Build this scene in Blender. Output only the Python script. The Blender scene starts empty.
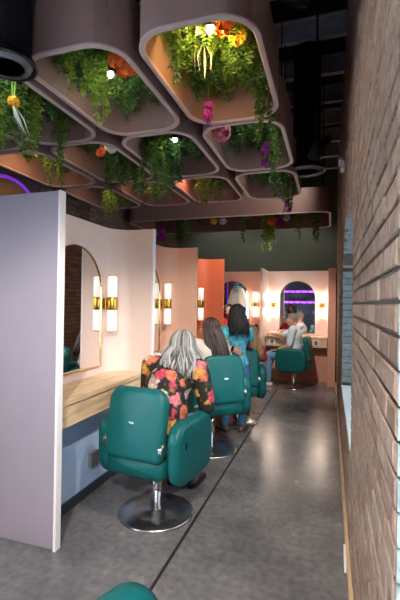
import bpy, bmesh, math, random
from mathutils import Vector, Matrix, Euler, Quaternion
random.seed(7)
S = bpy.context.scene
COL = S.collection
PI = math.pi
R = math.radians

# ------------------------------------------------------------------ materials
def nt(m):
    m.use_nodes = True
    n = m.node_tree.nodes; l = m.node_tree.links
    return n, l, n['Principled BSDF']

def mat(name, col, rough=.5, metal=0., var=0., vscale=6., bump=0., bscale=60., spec=.5, emis=None, estr=0., trans=0., sheen=0.):
    m = bpy.data.materials.new(name); n, l, b = nt(m)
    b.inputs['Base Color'].default_value = (*col, 1); b.inputs['Roughness'].default_value = rough
    b.inputs['Metallic'].default_value = metal; b.inputs['Specular IOR Level'].default_value = spec
    if trans: b.inputs['Transmission Weight'].default_value = trans
    if sheen: b.inputs['Sheen Weight'].default_value = sheen
    if emis: b.inputs['Emission Color'].default_value = (*emis, 1); b.inputs['Emission Strength'].default_value = estr
    tc = n.new('ShaderNodeTexCoord')
    if var:
        t = n.new('ShaderNodeTexNoise'); t.inputs['Scale'].default_value = vscale; t.inputs['Detail'].default_value = 5
        l.new(tc.outputs['Object'], t.inputs['Vector'])
        r = n.new('ShaderNodeValToRGB')
        r.color_ramp.elements[0].position = .3; r.color_ramp.elements[1].position = .7
        r.color_ramp.elements[0].color = (*[max(0, c*(1-var)) for c in col], 1)
        r.color_ramp.elements[1].color = (*[min(1, c*(1+var)) for c in col], 1)
        l.new(t.outputs['Fac'], r.inputs['Fac']); l.new(r.outputs['Color'], b.inputs['Base Color'])
    if bump:
        t2 = n.new('ShaderNodeTexNoise'); t2.inputs['Scale'].default_value = bscale
        l.new(tc.outputs['Object'], t2.inputs['Vector'])
        bp = n.new('ShaderNodeBump'); bp.inputs['Strength'].default_value = bump; bp.inputs['Distance'].default_value = .01
        l.new(t2.outputs['Fac'], bp.inputs['Height']); l.new(bp.outputs['Normal'], b.inputs['Normal'])
    return m

MT = {}
def defmats():
    M = MT
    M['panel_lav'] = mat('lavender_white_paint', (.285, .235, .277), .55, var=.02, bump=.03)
    M['panel_cream'] = mat('pale_pink_paint', (.76, .61, .56), .5, var=.02, bump=.03)
    M['panel_peach'] = mat('peach_paint', (.74, .45, .33), .5, var=.02, bump=.03)
    M['panel_rust'] = mat('rust_paint', (.56, .125, .05), .5, var=.03, bump=.03)
    M['panel_terra'] = mat('terracotta_pink_paint', (.62, .30, .22), .5, var=.02, bump=.03)
    M['trim_white'] = mat('white_edge_trim', (.78, .74, .76), .45)
    M['blue_wall'] = mat('pale_blue_lower_wall', (.36, .50, .74), .5, var=.03)  # bluer base colour, nearest station's lower wall only
    M['dark_base'] = mat('dark_rubber_base', (.02, .04, .055), .5)
    M['teal'] = mat('teal_vinyl', (.001, .098, .100), .45, spec=.35, var=.05, vscale=3, bump=.05, bscale=220)
    M['teal_dark'] = mat('teal_piping', (.003, .07, .07), .4)
    M['chrome'] = mat('chrome', (.75, .76, .78), .12, 1.)
    M['brushed'] = mat('brushed_steel', (.50, .48, .47), .28, 1., var=.1, vscale=12)
    M['brass'] = mat('brushed_brass', (.62, .36, .06), .28, 1., var=.1, vscale=20)
    M['goldline'] = mat('gold_mirror_frame', (.72, .50, .22), .25, 1.)
    M['mirror'] = mat('mirror_glass', (.86, .88, .88), .015, 1.)
    M['pod'] = mat('dusty_pink_planter_paint', (.245, .145, .125), .6, var=.04, bump=.02)
    M['pod_rim'] = mat('pale_pink_planter_rim', (.50, .37, .35), .5)
    M['pod_top'] = mat('planter_backing_board', (.10, .075, .05), .8, var=.3)
    M['black'] = mat('matte_black', (.006, .006, .007), .9, spec=.1)
    M['blackmetal'] = mat('black_metal', (.02, .02, .022), .35, .6)
    M['dgrey'] = mat('dark_grey_louver', (.17, .17, .18), .4, .3)
    M['ceil'] = mat('black_ceiling_paint', (.006, .006, .008), .85, var=.3)
    M['joist'] = mat('grey_joist_paint', (.42, .43, .45), .6, var=.2)
    M['green_wall'] = mat('dark_olive_green_wall_paint', (.075, .094, .070), .7, var=.06, vscale=3)
    M['base_wood'] = mat('pine_baseboard_wood', (.50, .33, .19), .5, var=.12, vscale=8)
    M['white'] = mat('white_plastic', (.8, .8, .8), .4)
    M['grey_plate'] = mat('grey_outlet_plate', (.16, .18, .21), .4, .3)
    M['joint'] = mat('dark_floor_joint', (.012, .012, .013), .7)
    M['flower_orange'] = mat('orange_petals', (.85, .16, .02), .6, var=.2)
    M['flower_yellow'] = mat('yellow_petals', (.85, .50, .03), .6, var=.2)
    M['flower_mag'] = mat('magenta_petals', (.42, .02, .30), .6, var=.2)
    M['flower_pur'] = mat('purple_petals', (.22, .02, .24), .6, var=.2)
    M['flower_pink'] = mat('dusty_pink_petals', (.55, .16, .22), .6, var=.25)
    M['flower_white'] = mat('white_petals', (.8, .8, .72), .6)
    M['fstem'] = mat('flower_stem', (.06, .14, .02), .6)
    M['denim'] = mat('blue_denim', (.05, .17, .36), .8, var=.25, vscale=9, bump=.2, bscale=150)
    M['denim_light'] = mat('light_denim', (.14, .30, .48), .8, var=.25, vscale=9, bump=.2, bscale=150)
    M['shoe_black'] = mat('black_shoe_leather', (.012, .012, .014), .4)
    M['shoe_white'] = mat('white_sneaker', (.62, .58, .54), .6, var=.1)
    M['shoe_tan'] = mat('brown_sandal', (.10, .05, .04), .5)
    M['skin'] = mat('skin', (.56, .30, .21), .5, var=.06, vscale=14)
    M['skin_tan'] = mat('tan_skin', (.48, .24, .16), .5, var=.06, vscale=14)
    M['lips'] = mat('lips', (.45, .10, .09), .45)
    M['eye_white'] = mat('eye_white', (.8, .8, .78), .2)
    M['iris'] = mat('dark_iris', (.02, .012, .008), .2)
    M['shirt_lb'] = mat('light_blue_shirt_cotton', (.62, .74, .84), .8, var=.08, vscale=10, bump=.15, bscale=40)
    M['shirt_teal'] = mat('turquoise_tee_cotton', (.07, .38, .50), .8, var=.6, vscale=24, bump=.15, bscale=40)
    M['shirt_white'] = mat('off_white_top_cotton', (.58, .50, .46), .8, var=.1, bump=.15, bscale=40)
    M['shirt_red'] = mat('red_top_cotton', (.55, .025, .05), .8, var=.2, bump=.15, bscale=40)
    M['cape'] = mat('white_salon_cape_cloth', (.74, .66, .60), .7, var=.04)
    M['towel_red'] = mat('red_towel_cloth', (.62, .015, .06), .9, bump=.3)
    M['bulb'] = mat('warm_lamp_bulb', (1, .9, .7), .3, emis=(1, .80, .42), estr=45)
    M['bulbw'] = mat('white_lamp_bulb', (1, 1, .9), .3, emis=(.95, 1., .80), estr=25)
    M['tube'] = mat('dim_opal_glass_tube', (.9, .9, .88), .25, emis=(1, .90, .80), estr=.55)  # near sconce tubes, glowing faintly all round
    M['tube_far'] = mat('glowing_opal_glass_tube', (.9, .88, .84), .25, emis=(1, .86, .70), estr=9)
    M['purple_led'] = mat('purple_led_strip', (.3, .05, .8), .4, emis=(.18, .03, .52), estr=.8)
    M['purple_led_shelf'] = mat('bright_purple_led_strip', (.3, .05, .8), .4, emis=(.30, .05, .95), estr=5)
    M['shelfwall'] = mat('dark_shelf_board', (.05, .04, .06), .5)
    M['bottle'] = mat('product_bottle_plastic', (.25, .22, .3), .3)
    M['glass'] = mat('window_glass', (.95, .98, 1), .02, trans=1.)
    M['win_frame'] = mat('white_window_frame', (.72, .76, .78), .4)
    M['reveal_sill'] = mat('pale_blue_painted_sill', (.60, .72, .78), .5, var=.04)
    M['tan_arch'] = mat('tan_niche_plaster', (.20, .13, .07), .7, var=.15)
    M['outlet'] = mat('white_outlet_plate', (.75, .74, .72), .4)

    # hair
    def hair(name, c0, c1, sc=(40, 40, 3), rough=.45):
        m = bpy.data.materials.new(name); n, l, b = nt(m)
        g = n.new('ShaderNodeNewGeometry'); r = n.new('ShaderNodeValToRGB')
        r.color_ramp.elements[0].color = (*c0, 1); r.color_ramp.elements[1].color = (*c1, 1)
        l.new(g.outputs['Random Per Island'], r.inputs['Fac']); l.new(r.outputs['Color'], b.inputs['Base Color'])
        b.inputs['Roughness'].default_value = rough
        return m
    M['hair_grey'] = hair('silver_grey_hair', (.035, .035, .04), (.50, .51, .51))
    M['hair_brown'] = hair('dark_brown_hair', (.012, .007, .006), (.065, .032, .027))
    M['hair_black'] = hair('black_hair', (.002, .003, .005), (.012, .014, .022), rough=.6)
    M['hair_blond'] = hair('dark_blonde_hair', (.14, .08, .035), (.45, .30, .15))
    M['hair_short'] = hair('short_grey_hair', (.10, .09, .085), (.38, .36, .34))

    # leaves: colour varies from leaf to leaf
    def leaf(name, cols, trans=.25):
        m = bpy.data.materials.new(name); n, l, b = nt(m)
        g = n.new('ShaderNodeNewGeometry'); r = n.new('ShaderNodeValToRGB')
        els = r.color_ramp.elements
        els[0].color = (*cols[0], 1); els[1].color = (*cols[-1], 1)
        for i, c in enumerate(cols[1:-1]): e = els.new((i+1)/(len(cols)-1)); e.color = (*c, 1)
        l.new(g.outputs['Random Per Island'], r.inputs['Fac']); l.new(r.outputs['Color'], b.inputs['Base Color'])
        b.inputs['Roughness'].default_value = .5
        tr = n.new('ShaderNodeBsdfTranslucent'); l.new(r.outputs['Color'], tr.inputs['Color'])
        mx = n.new('ShaderNodeMixShader'); mx.inputs['Fac'].default_value = trans
        l.new(b.outputs['BSDF'], mx.inputs[1]); l.new(tr.outputs['BSDF'], mx.inputs[2])
        l.new(mx.outputs['Shader'], n['Material Output'].inputs['Surface'])
        return m
    M['leaf'] = leaf('mixed_green_leaves', [(.02, .07, .012), (.06, .17, .025), (.12, .26, .04), (.22, .34, .05)])
    M['leaf_dark'] = leaf('dark_green_leaves', [(.012, .05, .016), (.035, .11, .025), (.08, .18, .04)])
    M['leaf_lime'] = leaf('lime_green_leaves', [(.10, .22, .015), (.22, .38, .03), (.40, .50, .07)])

    # floor
    m = bpy.data.materials.new('polished_grey_concrete'); n, l, b = nt(m)
    tc = n.new('ShaderNodeTexCoord')
    t1 = n.new('ShaderNodeTexNoise'); t1.inputs['Scale'].default_value = 1.3; t1.inputs['Detail'].default_value = 8; t1.inputs['Roughness'].default_value = .62
    t2 = n.new('ShaderNodeTexNoise'); t2.inputs['Scale'].default_value = 22; t2.inputs['Detail'].default_value = 4
    for t in (t1, t2): l.new(tc.outputs['Object'], t.inputs['Vector'])
    r1 = n.new('ShaderNodeValToRGB')
    e = r1.color_ramp.elements; e[0].position = .30; e[0].color = (.070, .070, .077, 1); e[1].position = .72; e[1].color = (.215, .208, .213, 1)
    r2 = n.new('ShaderNodeValToRGB')
    e = r2.color_ramp.elements; e[0].position = .25; e[0].color = (.72, .72, .72, 1); e[1].position = .75; e[1].color = (1.22, 1.2, 1.18, 1)
    mx = n.new('ShaderNodeMix'); mx.data_type = 'RGBA'; mx.blend_type = 'MULTIPLY'; mx.inputs['Factor'].default_value = 1
    l.new(t1.outputs['Fac'], r1.inputs['Fac']); l.new(t2.outputs['Fac'], r2.inputs['Fac'])
    l.new(r1.outputs['Color'], mx.inputs[6]); l.new(r2.outputs['Color'], mx.inputs[7]); l.new(mx.outputs[2], b.inputs['Base Color'])
    mr = n.new('ShaderNodeMapRange'); mr.inputs['To Min'].default_value = .17; mr.inputs['To Max'].default_value = .34
    l.new(t1.outputs['Fac'], mr.inputs['Value']); l.new(mr.outputs['Result'], b.inputs['Roughness'])
    bp = n.new('ShaderNodeBump'); bp.inputs['Strength'].default_value = .08; bp.inputs['Distance'].default_value = .004
    l.new(t2.outputs['Fac'], bp.inputs['Height']); l.new(bp.outputs['Normal'], b.inputs['Normal'])
    M['floor'] = m

    # bricks: one tone per brick (each brick is its own island), plus grain
    def brick(name, cols, rough=.85):
        m = bpy.data.materials.new(name); n, l, b = nt(m)
        g = n.new('ShaderNodeNewGeometry'); r = n.new('ShaderNodeValToRGB')
        els = r.color_ramp.elements
        els[0].color = (*cols[0], 1); els[1].color = (*cols[-1], 1)
        for i, c in enumerate(cols[1:-1]): e = els.new((i+1)/(len(cols)-1)); e.color = (*c, 1)
        tc = n.new('ShaderNodeTexCoord'); t = n.new('ShaderNodeTexNoise'); t.inputs['Scale'].default_value = 26; t.inputs['Detail'].default_value = 7
        t.inputs['Roughness'].default_value = .7
        l.new(tc.outputs['Object'], t.inputs['Vector'])
        r2 = n.new('ShaderNodeValToRGB'); e = r2.color_ramp.elements
        e[0].position = .3; e[0].color = (.6, .6, .6, 1); e[1].position = .7; e[1].color = (1.3, 1.3, 1.3, 1)
        mx = n.new('ShaderNodeMix'); mx.data_type = 'RGBA'; mx.blend_type = 'MULTIPLY'; mx.inputs['Factor'].default_value = 1
        l.new(g.outputs['Random Per Island'], r.inputs['Fac']); l.new(t.outputs['Fac'], r2.inputs['Fac'])
        l.new(r.outputs['Color'], mx.inputs[6]); l.new(r2.outputs['Color'], mx.inputs[7]); l.new(mx.outputs[2], b.inputs['Base Color'])
        b.inputs['Roughness'].default_value = rough; b.inputs['Specular IOR Level'].default_value = .25
        bp = n.new('ShaderNodeBump'); bp.inputs['Strength'].default_value = .5; bp.inputs['Distance'].default_value = .004
        l.new(t.outputs['Fac'], bp.inputs['Height']); l.new(bp.outputs['Normal'], b.inputs['Normal'])
        return m
    M['brick'] = brick('tan_brown_brick', [(.20, .13, .095), (.285, .185, .14), (.25, .17, .13), (.345, .24, .18), (.22, .14, .10)])
    M['brick_dark'] = brick('grey_brown_brick', [(.12, .095, .085), (.17, .13, .115), (.14, .12, .11), (.20, .15, .13)])
    M['brick_blue'] = brick('pale_blue_painted_brick', [(.20, .25, .255), (.27, .32, .32), (.22, .27, .27)], .7)
    M['mortar'] = mat('dark_raked_mortar', (.10, .078, .062), .95, var=.2, vscale=20)
    M['mortar_pale'] = mat('pale_mortar', (.30, .38, .40), .95)

    # oak
    m = bpy.data.materials.new('light_oak_laminate'); n, l, b = nt(m)
    tc = n.new('ShaderNodeTexCoord'); mp = n.new('ShaderNodeMapping'); mp.inputs['Scale'].default_value = (16, 1.6, 16)
    t = n.new('ShaderNodeTexNoise'); t.inputs['Scale'].default_value = 2.2; t.inputs['Detail'].default_value = 6; t.inputs['Distortion'].default_value = .6
    l.new(tc.outputs['Object'], mp.inputs['Vector']); l.new(mp.outputs['Vector'], t.inputs['Vector'])
    r = n.new('ShaderNodeValToRGB'); e = r.color_ramp.elements
    e[0].position = .3; e[0].color = (.50, .33, .19, 1); e[1].position = .7; e[1].color = (.80, .60, .40, 1)
    l.new(t.outputs['Fac'], r.inputs['Fac']); l.new(r.outputs['Color'], b.inputs['Base Color']); b.inputs['Roughness'].default_value = .4
    M['oak'] = m

    # floral blouse: coral, pink, yellow and cream blooms on black
    m = bpy.data.materials.new('black_floral_print_cloth'); n, l, b = nt(m)
    tc = n.new('ShaderNodeTexCoord')
    ds = n.new('ShaderNodeTexNoise'); ds.inputs['Scale'].default_value = 26; ds.inputs['Detail'].default_value = 2
    l.new(tc.outputs['Object'], ds.inputs['Vector'])
    ad = n.new('ShaderNodeVectorMath'); ad.operation = 'SCALE'; ad.inputs['Scale'].default_value = .06
    l.new(ds.outputs['Color'], ad.inputs[0])
    a2 = n.new('ShaderNodeVectorMath'); a2.operation = 'ADD'; l.new(tc.outputs['Object'], a2.inputs[0]); l.new(ad.outputs['Vector'], a2.inputs[1])
    v = n.new('ShaderNodeTexVoronoi'); v.inputs['Scale'].default_value = 9.2; v.inputs['Randomness'].default_value = .8
    l.new(a2.outputs['Vector'], v.inputs['Vector'])
    sx = n.new('ShaderNodeSeparateColor'); l.new(v.outputs['Color'], sx.inputs['Color'])
    cr = n.new('ShaderNodeValToRGB'); cr.color_ramp.interpolation = 'CONSTANT'
    e = cr.color_ramp.elements; e[0].color = (.85, .24, .12, 1); e[1].position = .22; e[1].color = (.78, .09, .17, 1)
    for p, c in ((.42, (.90, .62, .42)), (.58, (.88, .45, .08)), (.74, (.80, .25, .28)), (.88, (.85, .72, .60))):
        x = e.new(p); x.color = (*c, 1)
    l.new(sx.outputs['Red'], cr.inputs['Fac'])
    dr = n.new('ShaderNodeValToRGB'); e = dr.color_ramp.elements
    e[0].position = .0; e[0].color = (1, 1, 1, 1); e[1].position = .50; e[1].color = (0, 0, 0, 1)
    dr.color_ramp.interpolation = 'LINEAR'
    x = e.new(.44); x.color = (.8, .8, .8, 1)
    x = e.new(.495); x.color = (0, 0, 0, 1)
    l.new(v.outputs['Distance'], dr.inputs['Fac'])
    v2 = n.new('ShaderNodeTexVoronoi'); v2.inputs['Scale'].default_value = 30; l.new(a2.outputs['Vector'], v2.inputs['Vector'])
    r3 = n.new('ShaderNodeValToRGB'); e = r3.color_ramp.elements
    e[0].position = .25; e[0].color = (1.05, 1.0, .95, 1); e[1].position = .7; e[1].color = (.55, .45, .5, 1)
    l.new(v2.outputs['Distance'], r3.inputs['Fac'])
    m1 = n.new('ShaderNodeMix'); m1.data_type = 'RGBA'; m1.blend_type = 'MULTIPLY'; m1.inputs['Factor'].default_value = 1
    l.new(cr.outputs['Color'], m1.inputs[6]); l.new(r3.outputs['Color'], m1.inputs[7])
    gr = n.new('ShaderNodeValToRGB'); e = gr.color_ramp.elements; e[0].position = .62; e[0].color = (.012, .011, .014, 1); e[1].position = .66; e[1].color = (.09, .12, .02, 1)
    l.new(ds.outputs['Fac'], gr.inputs['Fac'])
    m2 = n.new('ShaderNodeMix'); m2.data_type = 'RGBA'
    l.new(dr.outputs['Color'], m2.inputs['Factor']); l.new(gr.outputs['Color'], m2.inputs[6]); l.new(m1.outputs[2], m2.inputs[7])
    l.new(m2.outputs[2], b.inputs['Base Color']); b.inputs['Roughness'].default_value = .75
    M['floral'] = m
defmats()

# ------------------------------------------------------------------ helpers
def link(name, me, m=None, parent=None, loc=None):
    if m is not None and not me.materials: me.materials.append(MT[m] if isinstance(m, str) else m)
    o = bpy.data.objects.new(name, me); COL.objects.link(o)
    if parent: o.parent = parent
    if loc is not None: o.location = loc
    return o

def obj(name, bm, m, parent=None, loc=None, smooth=False):
    bmesh.ops.recalc_face_normals(bm, faces=bm.faces)
    me = bpy.data.meshes.new(name); bm.to_mesh(me); bm.free()
    if smooth:
        for p in me.polygons: p.use_smooth = True
    return link(name, me, m, parent, loc)

def raw(name, verts, faces, m, parent=None, loc=None, smooth=False):
    me = bpy.data.meshes.new(name); me.from_pydata(verts, [], faces); me.update()
    if smooth:
        for p in me.polygons: p.use_smooth = True
    return link(name, me, m, parent, loc)

def tag(o, label, cat, group=None):
    o['label'] = label; o['category'] = cat
    if group: o['group'] = group
    return o

def thing(name, label, cat, loc=(0, 0, 0), rz=0, group=None):
    o = bpy.data.objects.new(name, None); COL.objects.link(o); o.empty_display_size = .1
    o.location = loc; o.rotation_euler = (0, 0, rz)
    return tag(o, label, cat, group)

def struct(o): o['kind'] = 'structure'; return o

def dup(root, loc, rz, label, group=None):
    r = root.copy(); COL.objects.link(r); r.location = loc; r.rotation_euler = (0, 0, rz); r['label'] = label
    if group: r['group'] = group
    for ch in list(root.children):
        c = ch.copy(); COL.objects.link(c); c.parent = r
        for g in ch.children:
            d = g.copy(); COL.objects.link(d); d.parent = c
    return r

def bx(bm, x0, x1, y0, y1, z0, z1, bev=0):
    vs = [bm.verts.new((x, y, z)) for x in (x0, x1) for y in (y0, y1) for z in (z0, z1)]
    fs = [(0, 1, 3, 2), (4, 6, 7, 5), (0, 4, 5, 1), (2, 3, 7, 6), (0, 2, 6, 4), (1, 5, 7, 3)]
    F = [bm.faces.new([vs[i] for i in f]) for f in fs]
    if bev:
        es = list({e for f in F for e in f.edges})
        bmesh.ops.bevel(bm, geom=es, offset=bev, segments=2, affect='EDGES', profile=.5)

def box(name, x0, x1, y0, y1, z0, z1, m, parent=None, bev=0):
    bm = bmesh.new(); bx(bm, x0, x1, y0, y1, z0, z1, bev); return obj(name, bm, m, parent)

def lathe(bm, prof, seg=32, c=(0, 0, 0), axis='z'):
    rings = []
    for r, z in prof:
        ring = []
        for i in range(seg):
            a = 2*PI*i/seg
            p = (r*math.cos(a), r*math.sin(a), z)
            if axis == 'y': p = (p[0], p[2], p[1])
            if axis == 'x': p = (p[2], p[0], p[1])
            ring.append(bm.verts.new((p[0]+c[0], p[1]+c[1], p[2]+c[2])))
        rings.append(ring)
    for a, b in zip(rings, rings[1:]):
        for i in range(seg): bm.faces.new((a[i], a[(i+1) % seg], b[(i+1) % seg], b[i]))
    for ring in (rings[0], rings[-1]):
        try: bm.faces.new(ring)
        except ValueError: pass

def tube(bm, pts, rad, seg=8):
    pts = [Vector(p) for p in pts]; n = len(pts)
    rs = rad if isinstance(rad, (list, tuple)) else [rad]*n
    t = (pts[1]-pts[0]).normalized(); u = t.orthogonal().normalized(); prev = None; first = None
    for i in range(n):
        t = (pts[min(i+1, n-1)]-pts[max(i-1, 0)]).normalized()
        u = (u-t*u.dot(t)).normalized(); w = t.cross(u)
        ring = [bm.verts.new(pts[i]+(u*math.cos(2*PI*k/seg)+w*math.sin(2*PI*k/seg))*rs[i]) for k in range(seg)]
        if prev:
            for k in range(seg): bm.faces.new((prev[k], prev[(k+1) % seg], ring[(k+1) % seg], ring[k]))
        else: first = ring
        prev = ring
    bm.faces.new(first); bm.faces.new(prev)

def rrect(w, h, r, seg=8):
    """rounded-rectangle outline; r: one radius or (br, tr, tl, bl)"""
    rr = r if isinstance(r, (tuple, list)) else (r,)*4
    P = []
    for (sx, sy, a0), q in zip(((1, -1, -PI/2), (1, 1, 0), (-1, 1, PI/2), (-1, -1, PI)), rr):
        cx, cy = sx*(w/2-q), sy*(h/2-q)
        for k in range(seg+1):
            a = a0+PI/2*k/seg; P.append((cx+q*math.cos(a), cy+q*math.sin(a)))
    return P

def pillow(bm, w, h, t, r, edge, mtx, puff=0., seg=7):
    """rounded slab: outline w x h in local x,z, thickness t along y, with soft rolled edges"""
    prof = []
    for k in range(seg+1):
        a = PI/2*k/seg; prof.append((edge*(1-math.sin(a)), -t/2+edge*(1-math.cos(a))))
    prof = prof + [(i, -y) for i, y in reversed(prof)]
    rr = r if isinstance(r, (tuple, list)) else (r,)*4
    rings = []
    for ins, y in prof:
        rings.append([bm.verts.new(mtx @ Vector((x, y, z))) for x, z in rrect(w-2*ins, h-2*ins, tuple(max(.004, q-ins) for q in rr))])
    n = len(rings[0])
    for a, b in zip(rings, rings[1:]):
        for i in range(n): bm.faces.new((a[i], a[(i+1) % n], b[(i+1) % n], b[i]))
    for ring, sgn in ((rings[0], -1), (rings[-1], 1)):
        c = sum((v.co for v in ring), Vector())/n
        cen = bm.verts.new(c + (mtx.to_3x3() @ Vector((0, sgn*puff, 0))))
        mid = [bm.verts.new(v.co.lerp(c, .5)+(mtx.to_3x3() @ Vector((0, sgn*puff*.75, 0)))) for v in ring]
        for i in range(n):
            bm.faces.new((ring[i], ring[(i+1) % n], mid[(i+1) % n], mid[i])); bm.faces.new((mid[i], mid[(i+1) % n], cen))

def T(x, y, z, rx=0, ry=0, rz=0): return Matrix.Translation((x, y, z)) @ Euler((rx, ry, rz)).to_matrix().to_4x4()

# ------------------------------------------------------------------ camera
yaw, pitch, roll = R(18.0103), R(.3838), .014
fw = Vector((-math.sin(yaw)*math.cos(pitch), math.cos(yaw)*math.cos(pitch), math.sin(pitch)))
rt = Vector((math.cos(yaw), math.sin(yaw), 0)); up = rt.cross(fw)
rx_ = rt*math.cos(roll)+up*math.sin(roll); up_ = up*math.cos(roll)-rt*math.sin(roll)
cd = bpy.data.cameras.new('camera'); cam = bpy.data.objects.new('camera', cd); COL.objects.link(cam)
mw = Matrix((rx_, up_, -fw)).transposed().to_4x4(); mw.translation = (0, 0, 1.55); cam.matrix_world = mw
cd.sensor_fit = 'VERTICAL'; cd.sensor_height = 36; cd.lens = 24; cd.clip_start = .03
S.camera = cam

# ------------------------------------------------------------------ room shell
XW, XL, YB, YN, ZC = .125, -3.3, 8.62, -4.4, 4.25     # right wall, left wall, end wall, wall behind, ceiling
def quadbox(name, *a): return struct(box(name, *a))
quadbox('floor', XL-.3, XW+.5, YN-.2, YB+.2, -.12, 0, 'floor')
quadbox('ceiling', XL-.3, XW+.5, YN-.2, YB+.2, ZC+.12, ZC+.25, 'ceil')
quadbox('wall_back', XL-.3, XW+.5, YB, YB+.15, 0, ZC+.12, 'green_wall')
quadbox('wall_front', XL-.3, XW+.5, YN-.15, YN, 0, ZC+.12, 'shelfwall')
for k in range(18):
    y = -3.2+.66*k
    bm = bmesh.new()
    bx(bm, XL, XW+.02, y-.03, y+.03, ZC-.10, ZC-.085); bx(bm, XL, XW+.02, y-.006, y+.006, ZC-.085, ZC+.10); bx(bm, XL, XW+.02, y-.03, y+.03, ZC+.10, ZC+.12)
    struct(obj('trim_%d' % (k+1), bm, 'joist'))

# right wall: every brick is modelled, joints are raked
WIN = [(-3.4, -1.55), (-1.05, .86), (2.53, 4.42)]      # arched windows (y range)
WZ0, WSP, WRISE = .70, 1.93, .40                         # sill, springing, rise of the arch
def arch_z(y, a, b):
    c, hw = (a+b)/2, (b-a)/2; q = (y-c)/hw
    return WSP+WRISE*math.sqrt(max(0, 1-q*q)) if abs(q) < 1 else 0
def in_win(y, z):
    for a, b in WIN:
        if a < y < b and WZ0 < z < arch_z(y, a, b): return True
    return False
BH, BL, J = .0677, .2032, .0105
def brickbox(V, F, x, sx, y0, y1, z0, z1, dep, ch=.004):
    """one brick: front face at x looking towards -sx, depth dep"""
    b = len(V)
    for (yy, zz) in ((y0, z0), (y1, z0), (y1, z1), (y0, z1)): V.append((x+sx*dep, yy, zz))
    for (yy, zz) in ((y0, z0), (y1, z0), (y1, z1), (y0, z1)): V.append((x+sx*ch, yy, zz))
    for (yy, zz) in ((y0+ch, z0+ch), (y1-ch, z0+ch), (y1-ch, z1-ch), (y0+ch, z1-ch)): V.append((x, yy, zz))
    for k in range(4):
        q = (k+1) % 4
        F.append((b+k, b+q, b+4+q, b+4+k)); F.append((b+4+k, b+4+q, b+8+q, b+8+k))
    F.append((b+8, b+9, b+10, b+11))
def brick_wall(x, sx, y0, y1, z1, wins, fine):
    V, F = [], []; rnd = random.Random(3)
    nrow = int(z1/BH)+1
    for i in range(nrow):
        za, zb = i*BH+J/2, (i+1)*BH-J/2; zm = (za+zb)/2
        y = y0-(BL/2 if i % 2 else 0)
        while y < y1:
            a, b = y+J/2, y+BL-J/2
            # cut against window openings
            segs = [(max(a, y0), min(b, y1))]
            for wa, wb in wins:
                if WZ0 < zm < WSP+WRISE:
                    if zm < WSP: lo, hi = wa, wb
                    else:
                        hw = (wb-wa)/2*math.sqrt(max(0, 1-((zm-WSP)/WRISE)**2)); lo, hi = (wa+wb)/2-hw, (wa+wb)/2+hw
                    ns = []
                    for s, e in segs:
                        if e <= lo or s >= hi: ns.append((s, e)); continue
                        if s < lo: ns.append((s, lo))
                        if e > hi: ns.append((hi, e))
                    segs = ns
            for s, e in segs:
                if e-s > .015:
                    j = rnd.uniform(-.0025, .0025) if fine else 0
                    brickbox(V, F, x+j, sx, s, e, za, zb, .03)
            y += BL
    return V, F
V, F = brick_wall(XW, 1, YN, YB, ZC+.1, WIN, True)
wr = struct(raw('wall_right', V, F, 'brick'))
# mortar backing with the arched openings, thick wall
def wall_outline_mesh(x0, x1, y0, y1, z1, wins):
    bm = bmesh.new()
    N = 20; ys = sorted({y0, y1, *[a+(b-a)*k/N for a, b in wins for k in range(N+1)]})
    for ya, yb in zip(ys, ys[1:]):
        w = next(((a, b) for a, b in wins if a-1e-6 <= ya and yb <= b+1e-6), None)
        if not w: bx(bm, x0, x1, ya, yb, 0, z1)
        else:
            bx(bm, x0, x1, ya, yb, 0, WZ0)
            za, zb = max(WSP, arch_z(ya, *w)), max(WSP, arch_z(yb, *w))
            vs = [bm.verts.new(p) for p in ((x0, ya, za), (x0, yb, zb), (x0, yb, z1), (x0, ya, z1), (x1, ya, za), (x1, yb, zb), (x1, yb, z1), (x1, ya, z1))]
            for f in ((0, 1, 2, 3), (7, 6, 5, 4), (0, 4, 5, 1), (3, 2, 6, 7), (0, 3, 7, 4), (1, 5, 6, 2)): bm.faces.new([vs[i] for i in f])
    return bm
obj('mortar', wall_outline_mesh(XW+.009, XW+.33, YN, YB, ZC+.12, WIN), 'mortar', wr)
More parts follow.
